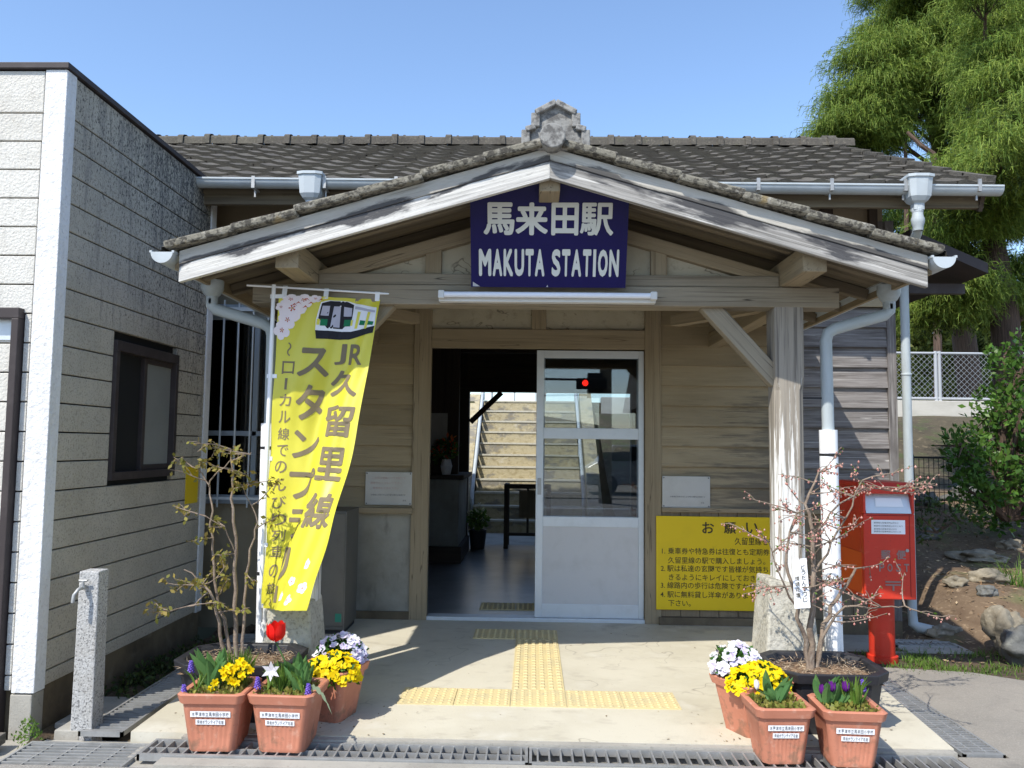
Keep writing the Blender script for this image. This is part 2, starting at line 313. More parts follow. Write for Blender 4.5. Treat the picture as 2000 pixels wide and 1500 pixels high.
m_cap = M("cream_fascia", (0.50, 0.475, 0.42), 0.8, [((0.34, 0.315, 0.27), 5, (0.2, 1, 1), 0.42, 0.66, 0.75), ((0.16, 0.15, 0.13), 20, (0.06, 2, 2), 0.58, 0.68, 0.6), ((0.06, 0.058, 0.058), 1.9, (0.9, 1, 4), 0.54, 0.61, 0.93, (0, 0, -4.0, -0.02))], (30, 0.3, (0.06, 2, 2)))
m_post = M("peeling_post", (0.31, 0.275, 0.225), 0.85, [((0.20, 0.175, 0.145), 10, (0.08, 2, 2), 0.46, 0.64, 0.75), ((0.76, 0.75, 0.71), 4, (0.25, 3, 3), 0.50, 0.56, 0.92, (-0.17, 0, 0, 0.20)), ((0.12, 0.105, 0.09), 13, (0.06, 2.0, 2.0), 0.57, 0.64, 0.8), ((0.035, 0.03, 0.028), 16, (0.02, 1.5, 1.5), 0.64, 0.68, 0.9)], (26, 0.5, (0.05, 2, 2)))
m_plaster = M("cream_plaster", (0.46, 0.415, 0.31), 0.9, [((0.35, 0.305, 0.215), 3, (1, 1, 1), 0.42, 0.68, 0.7), ((0.26, 0.225, 0.16), 14, (1, 1, 1), 0.56, 0.70, 0.6)], (11, 0.9), cracks=((0.11, 0.095, 0.07), 3.5, (1, 1, 1.6), 0.012, 0.85))
m_plasterwall = M("tan_plaster", (0.30, 0.245, 0.165), 0.9, [((0.22, 0.175, 0.115), 2.5, (1, 1, 1), 0.42, 0.68, 0.7)], (30, 0.2))
m_greypanel = M("grey_render", (0.33, 0.32, 0.275), 0.9, [((0.19, 0.18, 0.15), 2, (1, 1, 1), 0.42, 0.68, 0.8), ((0.14, 0.13, 0.11), 5, (1.5, 1, 0.5), 0.58, 0.72, 0.6)], (40, 0.2))
m_skirt = M("brown_skirting", (0.235, 0.185, 0.12), 0.88, [((0.14, 0.11, 0.075), 5, (0.2, 2, 2), 0.45, 0.68, 0.7), ((0.08, 0.065, 0.05), 16, (0.05, 2, 2), 0.58, 0.7, 0.6)], (26, 0.25, (0.06, 2, 2)), island=0.12)

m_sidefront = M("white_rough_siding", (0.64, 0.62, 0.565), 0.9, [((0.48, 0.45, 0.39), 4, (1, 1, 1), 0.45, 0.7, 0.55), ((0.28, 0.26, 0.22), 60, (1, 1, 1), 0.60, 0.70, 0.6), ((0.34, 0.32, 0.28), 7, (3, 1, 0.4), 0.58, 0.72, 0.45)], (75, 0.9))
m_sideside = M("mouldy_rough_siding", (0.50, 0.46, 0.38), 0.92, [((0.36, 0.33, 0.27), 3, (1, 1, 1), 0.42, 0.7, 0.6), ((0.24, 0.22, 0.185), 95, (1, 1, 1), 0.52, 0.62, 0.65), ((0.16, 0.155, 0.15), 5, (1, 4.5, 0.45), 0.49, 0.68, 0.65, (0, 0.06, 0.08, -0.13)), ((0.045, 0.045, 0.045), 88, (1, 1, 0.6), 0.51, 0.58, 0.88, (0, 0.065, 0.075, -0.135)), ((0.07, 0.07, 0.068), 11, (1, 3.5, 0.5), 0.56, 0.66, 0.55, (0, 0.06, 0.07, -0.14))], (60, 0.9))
m_trimwhite = M("white_corner_trim", (0.76, 0.76, 0.755), 0.88, [((0.58, 0.57, 0.55), 5, (2, 2, 0.5), 0.46, 0.68, 0.6), ((0.50, 0.49, 0.47), 55, (1, 1, 1), 0.54, 0.66, 0.5), ((0.30, 0.29, 0.27), 9, (2, 2, 0.6), 0.62, 0.74, 0.5), ((0.36, 0.34, 0.30), 6, (1, 1, 1), 0.50, 0.62, 0.7, (0, 0, -0.35, 0.04))], (38, 1.0))
m_coping = M("brown_metal", (0.045, 0.035, 0.034), 0.55, [((0.09, 0.075, 0.07), 6, (1, 1, 1), 0.5, 0.7, 0.5)])
m_tile = M("roof_tile", (0.098, 0.088, 0.074), 0.95, [((0.058, 0.053, 0.046), 3, (1, 1, 1), 0.42, 0.66, 0.75), ((0.135, 0.125, 0.095), 1.1, (1, 1, 1), 0.50, 0.68, 0.5), ((0.20, 0.18, 0.14), 45, (1, 1, 1), 0.54, 0.68, 0.6), ((0.09, 0.095, 0.055), 7, (1, 1, 1), 0.58, 0.72, 0.5), ((0.035, 0.032, 0.03), 60, (1, 1, 1), 0.58, 0.68, 0.6)], (40, 0.8), island=0.11)
m_moss = M("mossy_tile", (0.21, 0.195, 0.155), 0.97, [((0.055, 0.05, 0.042), 34, (1, 1, 1), 0.46, 0.56, 0.9), ((0.36, 0.34, 0.29), 22, (1, 1, 1), 0.55, 0.66, 0.7), ((0.33, 0.25, 0.12), 6, (1, 1, 1), 0.62, 0.70, 0.65)], (45, 1.0))
m_orn = M("stone_ornament", (0.27, 0.265, 0.25), 0.95, [((0.09, 0.085, 0.08), 26, (1, 1, 1), 0.46, 0.6, 0.8), ((0.42, 0.41, 0.38), 12, (1, 1, 1), 0.56, 0.7, 0.5)], (40, 0.7))
m_gutter = M("pale_pvc", (0.46, 0.505, 0.53), 0.5, [((0.33, 0.35, 0.35), 4, (1, 1, 1), 0.45, 0.7, 0.6)], spec=0.4)
m_pipe = M("painted_pipe", (0.40, 0.445, 0.455), 0.55, [((0.27, 0.29, 0.29), 5, (0.3, 1, 1), 0.45, 0.7, 0.6)], spec=0.35)
m_pipewrap = M("chipped_white_pipe", (0.86, 0.86, 0.86), 0.55, [((0.10, 0.11, 0.13), 9, (0.35, 4, 4), 0.61, 0.66, 0.8)], spec=0.4)
m_alu = M("aluminium", (0.62, 0.66, 0.69), 0.42, [((0.5, 0.53, 0.55), 10, (1, 1, 1), 0.5, 0.7, 0.4)], metal=0.25, spec=0.5)
m_aluwin = M("blue_grey_aluminium", (0.34, 0.39, 0.44), 0.45, metal=0.3)
m_doorpanel = M("door_panel", (0.57, 0.565, 0.56), 0.55, [((0.48, 0.475, 0.46), 6, (1, 1, 1), 0.5, 0.72, 0.6), ((0.25, 0.24, 0.22), 14, (1, 1, 1), 0.7, 0.78, 0.7)])
m_glass = glassM("door_glass", (0.82, 0.85, 0.87), 0.055)
m_winglass = glassM("window_glass", (0.5, 0.52, 0.52), 0.08)
m_frost = M("frosted_glass", (0.24, 0.25, 0.24), 0.35, [((0.19, 0.2, 0.19), 3, (1, 1, 1), 0.4, 0.7, 0.6)], spec=0.5)
m_curtain = M("dark_curtain", (0.05, 0.055, 0.045), 0.9, [((0.025, 0.028, 0.024), 8, (6, 1, 0.3), 0.45, 0.6, 0.8)])
m_black = M("shadow_black", (0.012, 0.012, 0.012), 0.9)
m_blackplastic = M("black_plastic", (0.022, 0.022, 0.026), 0.5, [((0.05, 0.045, 0.045), 12, (1, 1, 1), 0.55, 0.75, 0.5)], spec=0.4)
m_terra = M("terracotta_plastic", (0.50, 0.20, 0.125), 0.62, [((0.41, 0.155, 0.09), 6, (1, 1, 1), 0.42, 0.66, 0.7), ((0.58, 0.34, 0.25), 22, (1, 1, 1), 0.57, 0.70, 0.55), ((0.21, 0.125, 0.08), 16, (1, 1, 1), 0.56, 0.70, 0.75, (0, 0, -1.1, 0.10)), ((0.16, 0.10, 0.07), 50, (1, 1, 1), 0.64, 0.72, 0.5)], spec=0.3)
m_red = M("red_paint", (0.58, 0.036, 0.016), 0.45, [((0.44, 0.032, 0.015), 3, (1, 1, 1), 0.42, 0.68, 0.6), ((0.62, 0.12, 0.07), 9, (1, 1, 2.5), 0.58, 0.72, 0.45), ((0.24, 0.03, 0.02), 60, (1, 1, 1), 0.64, 0.70, 0.6)], spec=0.4)
m_redlit = M("sunlit_red_paint", (0.66, 0.085, 0.018), 0.5, spec=0.4)  # sunlight on the mailbox side, put into a brighter orange red
m_blue = M("blue_enamel", (0.006, 0.004, 0.075), 0.3, [((0.010, 0.008, 0.10), 4, (1, 1, 1), 0.5, 0.75, 0.5)], spec=0.25)
m_letter = M("cream_enamel", (0.66, 0.68, 0.64), 0.4)
m_chip = M("chipped_enamel", (0.5, 0.5, 0.52), 0.7)
m_tube = M("lamp_tube", (0.74, 0.77, 0.84), 0.25, spec=0.5)
m_lamphouse = M("lamp_housing", (0.62, 0.62, 0.60), 0.5, [((0.45, 0.43, 0.40), 12, (0.3, 1, 1), 0.55, 0.72, 0.5)])
m_yellowboard = M("yellow_board", (0.74, 0.52, 0.008), 0.5, [((0.60, 0.42, 0.01), 4, (1, 1, 1), 0.5, 0.75, 0.5), ((0.30, 0.22, 0.03), 14, (1, 1, 1), 0.70, 0.78, 0.5)])
m_ink = M("dark_ink", (0.045, 0.038, 0.02), 0.7)
m_inkfaint = M("faded_red_ink", (0.50, 0.36, 0.33), 0.7)
m_inkgrey = M("grey_ink", (0.16, 0.16, 0.17), 0.7)
m_plate = M("notice_plate", (0.50, 0.49, 0.455), 0.5, [((0.40, 0.385, 0.34), 4, (1, 1, 1), 0.5, 0.72, 0.6)])
m_paper = M("white_paper", (0.85, 0.86, 0.88), 0.7)
m_tactile = M("tactile_yellow", (0.62, 0.51, 0.265), 0.75, [((0.50, 0.43, 0.26), 6, (1, 1, 1), 0.42, 0.66, 0.75), ((0.36, 0.32, 0.22), 45, (1, 1, 1), 0.57, 0.68, 0.65)])
m_steel = M("galvanised_steel", (0.40, 0.40, 0.39), 0.5, [((0.2, 0.2, 0.19), 10, (1, 1, 1), 0.45, 0.7, 0.6)], metal=0.5)
m_granite = M("granite", (0.42, 0.415, 0.40), 0.9, [((0.09, 0.09, 0.09), 110, (1, 1, 1), 0.52, 0.6, 0.85), ((0.66, 0.65, 0.63), 90, (1, 1, 1), 0.54, 0.64, 0.6), ((0.30, 0.28, 0.24), 4, (1, 1, 1), 0.48, 0.7, 0.5)], (80, 0.6))
m_stone = M("footing_stone", (0.47, 0.445, 0.37), 0.92, [((0.24, 0.225, 0.19), 50, (1, 1, 1), 0.50, 0.6, 0.7), ((0.64, 0.62, 0.55), 8, (1, 1, 1), 0.52, 0.7, 0.6), ((0.16, 0.15, 0.13), 6, (2, 2, 0.6), 0.62, 0.7, 0.7)], (45, 0.9))
m_rock = M("garden_rock", (0.26, 0.225, 0.165), 0.95, [((0.12, 0.11, 0.09), 6, (1, 1, 1), 0.42, 0.64, 0.8), ((0.40, 0.36, 0.28), 18, (1, 1, 1), 0.55, 0.7, 0.6)], (30, 0.9))
m_rockdark = M("grey_rock", (0.15, 0.15, 0.14), 0.95, [((0.07, 0.07, 0.065), 6, (1, 1, 1), 0.42, 0.64, 0.8), ((0.24, 0.24, 0.21), 18, (1, 1, 1), 0.55, 0.7, 0.6)], (30, 0.9))
m_stair = M("stair_concrete", (0.42, 0.37, 0.245), 0.95, [((0.20, 0.19, 0.17), 3.0, (0.7, 1, 1.5), 0.52, 0.58, 0.85), ((0.27, 0.22, 0.12), 14, (1, 1, 1), 0.5, 0.66, 0.7), ((0.52, 0.49, 0.40), 9, (1, 1, 1), 0.58, 0.7, 0.6)], (20, 1.0))
m_bark = M("bark", (0.13, 0.085, 0.062), 0.97, [((0.045, 0.032, 0.025), 7, (0.25, 6, 6), 0.42, 0.62, 0.9), ((0.22, 0.16, 0.12), 10, (0.2, 6, 6), 0.56, 0.7, 0.6)], (9, 1.0, (0.25, 6, 6)))
m_twig = M("twig_bark", (0.26, 0.20, 0.15), 0.95, [((0.12, 0.09, 0.07), 30, (0.5, 1, 1), 0.45, 0.65, 0.8), ((0.42, 0.37, 0.31), 24, (0.4, 1, 1), 0.56, 0.7, 0.6)], (60, 0.6))
m_net = M("galvanised_fence", (0.48, 0.50, 0.52), 0.5, metal=0.3)
m_wire = M("black_wire", (0.02, 0.02, 0.022), 0.6)
m_flag = None

# ---------------------------------------------------------------- the ground
struct("ground", MB().grid(lambda u, v: (-150+300*u, -150+420*v, -0.42), 4, 4), m_field)
struct("street", MB().box(-60, 60, -15.5, -2.93, -0.40, -0.035, rnd=False), m_asphalt)
struct("kerb_strip", MB().box(-1.62, 1.955, -2.93, -2.845, -0.40, -0.022, rnd=False).box(-1.62, 1.955, -2.643, -2.60, -0.4, -0.004, rnd=False), m_conc)
struct("drain_channel", MB().box(-2.3, 2.2, -2.845, -2.643, -0.30, -0.20, rnd=False).box(-2.16, -1.90, -2.6, -0.4, -0.30, -0.2, rnd=False).box(1.98, 2.2, -2.6, -0.6, -0.3, -0.2, rnd=False), m_concdark)
SLABL = [(-1.90, -2.60), (-1.95, -1.4), (-1.98, 0.0)]
sl = MB(); sl.prism([(-1.88, -2.60), (1.96, -2.60), (2.10, -0.9), (2.12, 0.0), (-1.93, 0.0)], 'z', -0.3, 0.0)
struct("porch_floor", sl, m_slab)
struct("hall_floor", MB().box(-2.3, 2.0, 0.12, 4.8, -0.2, 0.012, rnd=False).box(-0.81, 0.89, 0.0, 0.12, -0.2, 0.016, rnd=False), m_hall)
struct("platform_path", MB().box(-1.5, 2.2, 4.8, 6.42, -0.2, 0.0, rnd=False), m_conc)
struct("soil_strip", MB().grid(lambda u, v: (-2.44+0.28*u, -2.5+2.6*v, -0.10+0.018*sin(23*u+7*v*3)+0.02*u), 6, 30), m_soil)
struct("street_edge", MB().box(-7, -2.32, -2.93, -2.44, -0.4, -0.11, rnd=False).box(-7, -1.62, -2.93, -2.80, -0.41, -0.06, rnd=False).box(-1.80, -1.62, -2.80, -2.643, -0.41, -0.045, rnd=False).box(-2.33, -1.62, -2.643, -2.52, -0.40, -0.075, rnd=False), m_conc)
struct("pavement", MB().prism([(1.955, -2.93), (9, -2.93), (9, -1.9), (4.2, -1.62), (3.5, -1.50), (3.05, -1.34), (2.8, -1.16), (2.2, -1.06), (2.2, -2.625), (1.955, -2.625)], 'z', -0.4, -0.028), m_pave)
struct("grass_verge", MB().box(1.98, 9, -1.75, -0.60, -0.4, -0.045, rnd=False), m_soil)
struct("wall_apron", MB().box(2.11, 2.62, -0.60, 0.0, -0.4, -0.048, rnd=False).box(2.62, 3.10, -0.62, -0.26, -0.4, -0.03, rnd=False), m_conc)
def smooth(t): t = max(0.0, min(1.0, t)); return t*t*(3-2*t)
from mathutils import noise as mnoise
def mound(x, y):
    return -0.07 + 0.34*smooth((x-2.75)/0.9)*smooth((y+0.75)/1.0) + 0.55*smooth((y-0.6)/4.0) + 0.035*mnoise.noise(Vector((x*2.3, y*2.3, 0)))
struct("garden_soil", MB().grid(lambda u, v: (2.62+14*u, -1.75+7.6*v, min(mound(2.62+14*u, -1.75+7.6*v), 9) if True else 0), 120, 70), m_earth, 60)
def bank(x, y): return 0.45 + 1.55*smooth((y-4.6)/4.3) + 0.06*mnoise.noise(Vector((x*1.1, y*1.1, 3)))
struct("embankment", MB().grid(lambda u, v: (1.15+45*u, 4.6+4.4*v, bank(1.15+45*u, 4.6+4.4*v)), 150, 24)
       .grid(lambda u, v: (-46+44.75*u, 5.6+3.4*v, bank(-46+44.75*u, 4.6+4.4*v)), 60, 16).box(-46, 46, 9.3, 15, 0.0, 2.215, rnd=False).box(0.95, 46, 8.99, 9.3, 0, 2.2, rnd=False).box(-46, -1.1, 8.99, 9.3, 0, 2.2, rnd=False), m_bank, 60)

# ---------------------------------------------------------------- the station building
ST = thing("station_building", "old wooden station house with grey tiled roof and gabled entrance porch", "station", (0, 0, 0))
w = MB()                                         # wall cores
w.box(-5.2, -2.75, 0.03, 0.13, -0.1, 3.35).box(-2.75, -1.75, 0.03, 0.13, -0.1, 0.90).box(-2.75, -1.75, 0.03, 0.13, 2.42, 3.35)
w.box(-1.75, -0.95, 0.03, 0.13, -0.1, 3.35).box(-0.95, 1.02, 0.03, 0.13, 2.32, 3.35).box(1.02, 2.80, 0.03, 0.13, -0.1, 3.35)
w.box(2.74, 2.82, 0.13, 4.7, -0.1, 3.35)
w.box(-5.2, -0.86, 4.7, 4.8, -0.1, 3.35).box(1.35, 2.82, 4.7, 4.8, -0.1, 3.35).box(-0.86, 1.35, 4.7, 4.8, 2.1, 3.35)
w.prism([(0.03, 3.35), (4.8, 3.35), (2.4, 4.5)], 'x', 2.74, 2.82)
part("wall", w, m_plasterwall, ST)
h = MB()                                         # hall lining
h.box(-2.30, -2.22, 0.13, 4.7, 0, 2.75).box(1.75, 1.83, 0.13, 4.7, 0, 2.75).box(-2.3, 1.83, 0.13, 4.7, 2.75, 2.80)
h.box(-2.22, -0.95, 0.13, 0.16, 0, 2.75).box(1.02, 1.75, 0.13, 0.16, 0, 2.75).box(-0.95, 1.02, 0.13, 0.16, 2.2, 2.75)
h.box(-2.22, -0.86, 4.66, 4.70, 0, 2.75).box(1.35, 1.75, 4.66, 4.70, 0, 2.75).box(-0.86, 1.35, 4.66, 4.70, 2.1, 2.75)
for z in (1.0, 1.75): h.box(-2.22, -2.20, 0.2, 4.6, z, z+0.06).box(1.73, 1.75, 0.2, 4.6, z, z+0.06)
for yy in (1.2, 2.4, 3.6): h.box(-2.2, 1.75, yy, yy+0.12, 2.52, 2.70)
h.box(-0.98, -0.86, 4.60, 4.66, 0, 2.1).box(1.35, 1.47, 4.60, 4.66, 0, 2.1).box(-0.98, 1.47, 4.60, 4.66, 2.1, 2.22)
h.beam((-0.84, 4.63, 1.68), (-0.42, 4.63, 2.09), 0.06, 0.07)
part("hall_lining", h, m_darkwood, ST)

def siding(mb, x0, x1, z0, z1, n, y=0.0):
    dz = (z1-z0)/n
    for i in range(n):
        a = z0+i*dz; b = a+dz+0.008; r = random.random()*40; j = random.uniform(-.003, .003)
        vs = [(x0, y-0.026+j, a), (x1, y-0.026-j, a), (x1, y+0.004, b), (x0, y+0.004, b), (x0, y+0.03, a), (x1, y+0.03, a), (x1, y+0.03, b), (x0, y+0.03, b)]
        mb.add(vs, [(0, 1, 2, 3), (0, 4, 5, 1), (3, 2, 6, 7), (0, 3, 7, 4), (1, 5, 6, 2)], [(p[0], r, p[2]) for p in vs])
    return mb
part("siding", siding(MB(), 1.022, 2.02, 0.90, 2.50, 10), m_sidein, ST)
part("siding", siding(MB(), -1.74, -0.952, 0.87, 2.50, 10), m_sidein, ST)
part("siding", siding(MB(), 2.02, 2.805, 0.90, 2.66, 11), m_sideout, ST, label="bare silver grey boards outside the porch")
fr = MB()                                        # timber frame of the front wall
fr.box(-0.950, -0.811, -0.035, 0.03, 0.0, 2.50).box(0.893, 1.022, -0.035, 0.03, 0.0, 2.50).box(-0.811, 0.893, -0.03, 0.03, 2.145, 2.30)
fr.box(-0.012, 0.105, -0.03, 0.03, 2.30, 2.50).box(-1.75, 2.8, -0.045, 0.03, 2.50, 2.62)
split("frame_timber", fr, m_wood, ST, bevel=0.005)
split("corner_board", MB().box(2.805, 2.875, -0.03, 0.05, 0.05, 3.2).box(2.75, 2.805, -0.012, 0.03, 2.66, 3.2), m_sideout, ST, bevel=0.004)
split("transom_panel", MB().box(-0.811, -0.012, 0.0, 0.03, 2.30, 2.50).box(0.105, 0.893, 0.0, 0.03, 2.30, 2.50), m_plaster, ST)
up = MB().box(-5.2, 2.80, 0.0, 0.03, 2.66, 3.35, rnd=False)
part("upper_panel", up, m_plasterwall, ST)
uf = MB()
for xx in (-1.75, 0.05, 1.45, 2.30): uf.box(xx, xx+0.1, -0.02, 0.0, 2.66, 3.30)
uf.box(2.68, 2.745, -0.04, 0.0, 2.62, 3.30)
split("upper_post", uf, m_darkwood, ST)
split("sill", MB().box(-1.70, -0.935, -0.09, 0.0, 0.825, 0.87).box(1.022, 2.80, -0.05, 0.0, 0.865, 0.90), m_wood, ST, bevel=0.004)
part("lower_panel", MB().box(-1.70, -0.952, -0.008, 0.03, 0.06, 0.825, rnd=False), m_greypanel, ST)
sk = MB(); x = 1.024
while x < 2.79:
    sk.box(x+0.002, x+0.145, -0.022, 0.03, 0.06, 0.865, ax=2); x += 0.148
part("skirting", sk, m_skirt, ST)
split("plinth", MB().box(1.0, 2.86, -0.06, 0.03, -0.1, 0.058, rnd=False).box(-1.9, -0.93, -0.03, 0.03, -0.1, 0.06, rnd=False), m_concdark, ST)

# left barred window
wn = part("window", MB().box(-2.75, -1.75, -0.02, 0.03, 2.36, 2.42).box(-2.75, -1.75, -0.02, 0.03, 0.88, 0.95).box(-2.75, -2.70, -0.02, 0.03, 0.95, 2.36)
          .box(-1.80, -1.75, -0.02, 0.03, 0.95, 2.36).box(-2.70, -1.80, -0.01, 0.02, 1.42, 1.46).box(-2.25, -2.21, -0.01, 0.02, 0.95, 2.36).box(-2.78, -1.72, -0.10, 0.0, 2.42, 2.47), m_aluwin, ST, bevel=0.003)
part("pane", MB().box(-2.70, -1.80, 0.012, 0.016, 0.95, 2.36), m_winglass, wn)
part("curtain", MB().grid(lambda u, v: (-2.72+0.94*u, 0.075+0.02*sin(u*55), 0.92+1.48*v), 80, 2), m_curtain, wn)
bars = MB()
for i in range(8): bars.box(-2.70+0.118*i, -2.690+0.118*i, -0.135, -0.12, 0.86, 2.50)
bars.box(-2.75, -1.80, -0.142, -0.136, 2.41, 2.44).box(-2.75, -1.80, -0.142, -0.136, 0.92, 0.94)
split("window_bar", bars, m_alu, wn)

# sliding door (right leaf closed, left leaf pushed behind it)
def leaf(parent_name, x0, x1, y, label=None):
    z0, z1 = 0.03, 2.135
    f = MB().box(x0, x0+0.058, y, y+0.035, z0, z1, ax=2).box(x1-0.042, x1, y, y+0.035, z0, z1, ax=2)
    for a, b in ((z0, 0.135), (0.735, 0.815), (1.428, 1.515), (2.075, z1)): f.box(x0+0.058, x1-0.042, y+0.003, y+0.032, a, b)
    d = part(parent_name, f, m_alu, ST, bevel=0.003, label=label)
    part("glass_pane", MB().box(x0+0.05, x1-0.035, y+0.016, y+0.019, 0.81, 1.43), m_glass, d)
    part("glass_pane", MB().box(x0+0.05, x1-0.035, y+0.016, y+0.019, 1.51, 2.08), m_glass, d)
    part("kick_panel", MB().box(x0+0.05, x1-0.035, y+0.010, y+0.024, 0.13, 0.74, rnd=False), m_doorpanel, d)
    part("handle", MB().box(x0+0.014, x0+0.044, y-0.004, y+0.001, 0.985, 1.115), m_steel, d, bevel=0.002)
leaf("sliding_door", 0.035, 0.889, 0.0)
leaf("sliding_door", 0.045, 0.885, 0.050, "second leaf pushed open behind the first")
part("threshold", MB().box(-0.811, 0.893, -0.03, 0.10, 0.0, 0.028), m_alu, ST, bevel=0.003)

# main roof
def tiled(mb, x0, x1, ye, ze, yr, zr, nx, ny, lift=0.022, step=0.027, amp=0.017, nseg=7):
    """interlocking tiles on the slope from (ye, ze) up to (yr, zr)"""
    w_ = (x1-x0)/nx; sl_ = sqrt((yr-ye)**2+(zr-ze)**2); dy = (yr-ye)/sl_; dz = (zr-ze)/sl_; L = sl_/ny
    ny_, nz_ = -dz*(1 if dy > 0 else -1), abs(dy)
    prof = [(0, 0.25), (0.10, 0.9), (0.22, 1.0), (0.34, 0.55), (0.46, 0.12), (0.7, 0.0), (0.9, 0.06), (1.0, 0.25)]
    for j in range(ny):
        for i in range(nx):
            tw = random.uniform(-.006, .006); tl = random.uniform(-.012, .012); r = random.random()*50; bt = random.uniform(0, .009)
            vs = []; bc = []
            for k, (s0, s1) in enumerate(((j*L-0.03+tl, 1), ((j+1)*L+0.02, 0))):
                for q, hgt in prof:
                    hh = lift + amp*hgt + (step+bt if k == 0 else 0) + tw*(q-0.5)*2
                    p = (x0+(i+q*0.995)*w_, ye+dy*s0+ny_*hh, ze+dz*s0+nz_*hh); vs.append(p); bc.append((p[0]+r, s0+r, hgt*0.05))
            for q, hgt in prof:                  # butt edge
                p = (x0+(i+q*0.995)*w_, ye+dy*(j*L-0.03+tl)+ny_*(lift+amp*hgt*0.4-0.02), ze+dz*(j*L-0.03+tl)+nz_*(lift+amp*hgt*0.4-0.02)); vs.append(p); bc.append((p[0]+r, r, 0.4))
            n = len(prof); fs = []
            for q in range(n-1): fs += [(q, q+1, n+q+1, n+q), (2*n+q, 2*n+q+1, q+1, q)]
            mb.add(vs, fs, bc)
    return mb
EY, EZ, RY, RZ, VX = -0.66, 3.265, 2.42, 4.69, 3.30
rf = part("roof", tiled(tiled(MB(), -7.0, VX, EY, EZ, RY, RZ, 40, 11), -7.0, VX, 5.45, EZ, RY, RZ, 40, 11), m_tile, ST, smooth=42)
part("roof_deck", MB().prism([(EY+0.03, EZ-0.055), (RY, RZ-0.055), (5.42, EZ-0.055), (5.42, EZ), (RY, RZ), (EY+0.03, EZ)], 'x', -7, VX-0.03)
     .box(-7, VX-0.03, EY+0.05, EY+0.09, EZ-0.13, EZ-0.04), m_soffit, rf)
rt = MB(); x = -7.0
while x < VX-0.05:
    a = random.uniform(-.008, .008); l = 0.30
    rt.grid(lambda u, v: (x+l*u+0.004, RY-0.13*cos(pi*v), RZ+0.035+a+0.085*sin(pi*v)**0.7 if 0 < v < 1 else RZ-0.0), 1, 8)
    rt.grid(lambda u, v: (x+0.01+0.062*u, RY-0.15*cos(pi*v), RZ+0.043+a+0.092*sin(pi*v)**0.7 if 0 < v < 1 else RZ), 1, 8)
    rt.box(x+0.004, x+0.085, RY-0.06, RY+0.06, RZ+0.10, RZ+0.141+a, top=(0.02, 0.025)); rt.box(x+0.11, x+0.16, RY-0.04, RY+0.04, RZ+0.1, RZ+0.136+a, top=(0.014, 0.012))
    x += l
rt.box(VX-0.15, VX+0.02, RY-0.14, RY+0.14, RZ+0.0, RZ+0.125, top=(0.01, 0.05))
part("ridge_tiles", rt, m_tile, rf)
vg = MB()                                        # verge tiles on the right edge
for j in range(10):
    for (ya, yb) in ((EY, RY), (5.45, RY)):
        t0, t1 = j/10, (j+1.08)/10; a = random.uniform(-.01, .01)
        vg.beam((VX, ya+(yb-ya)*t0, EZ+(RZ-EZ)*t0+0.055+a), (VX, ya+(yb-ya)*min(1, t1), EZ+(RZ-EZ)*min(1, t1)+0.035+a), 0.07, 0.06)
part("verge_tiles", vg, m_tile, rf)
pb = MB()
for yy in (0.0, 1.4, 2.42, 3.5, 4.75): pb.box(2.8, VX-0.06, yy-0.05, yy+0.05, 3.28+(1.42*(1-abs(yy-2.42)/3.0))*0.86-0.12, 3.28+(1.42*(1-abs(yy-2.42)/3.0))*0.86)
for ya, yb in ((EY+0.03, RY), (5.42, RY)): pb.beam((VX-0.05, ya, EZ-0.09), (VX-0.05, yb, RZ-0.09), 0.03, 0.14)
split("verge_beam", pb, m_darkwood, ST)
rr = MB(); x = -6.8
while x < VX: rr.beam((x, EY+0.06, EZ-0.085), (x, 0.05, EZ-0.085+0.71*0.462), 0.05, 0.06); x += 0.45
split("rafter", rr, m_soffit, ST)

# eaves gutter, hoppers and downpipes of the main roof
def half_round(mb, p0, p1, r, n=10, th=0.004):
    p0 = Vector(p0); p1 = Vector(p1); d = (p1-p0).normalized(); sd = d.cross(Vector((0, 0, 1))).normalized()
    for rr_, fl in ((r, 0), (r-th, 1)):
        mb.grid(lambda u, v: p0.lerp(p1, u) + sd*(rr_*cos(pi+pi*v)) + Vector((0, 0, 1))*(rr_*sin(pi+pi*v)), 1, n)
    for q in (-1, 1):
        mb.beam(p0+sd*q*r+Vector((0, 0, .002)), p1+sd*q*r+Vector((0, 0, .002)), 0.012, 0.012)
    return mb
def end_cap(mb, p, r, ax):
    if ax == 'y': mb.prism([(p[0]+r*cos(pi+pi*k/12), p[2]+r*sin(pi+pi*k/12)) for k in range(13)], 'y', p[1]-0.004, p[1]+0.004)
    else: mb.prism([(p[1]+r*cos(pi+pi*k/12), p[2]+r*sin(pi+pi*k/12)) for k in range(13)], 'x', p[0]-0.004, p[0]+0.004)
GY, GZ = EY-0.055, EZ+0.012
g = half_round(MB(), (-6.9, GY, GZ+0.03), (VX+0.03, GY, GZ-0.03), 0.055); end_cap(g, (VX+0.03, GY, GZ-0.03), 0.055, 'x')
gt = part("gutter", g, m_gutter, ST, smooth=50)
gb = MB()
for i in range(15):
    x = -3.6+0.52*i; gb.box(x-0.012, x+0.012, GY-0.062, GY-0.05, GZ-0.06, GZ+0.02).box(x-0.012, x+0.012, GY-0.062, GY+0.06, GZ-0.068, GZ-0.06).box(x-0.006, x+0.006, GY-0.01, GY, GZ-0.12, GZ-0.06)
split("gutter_bracket", gb, m_steel, gt)
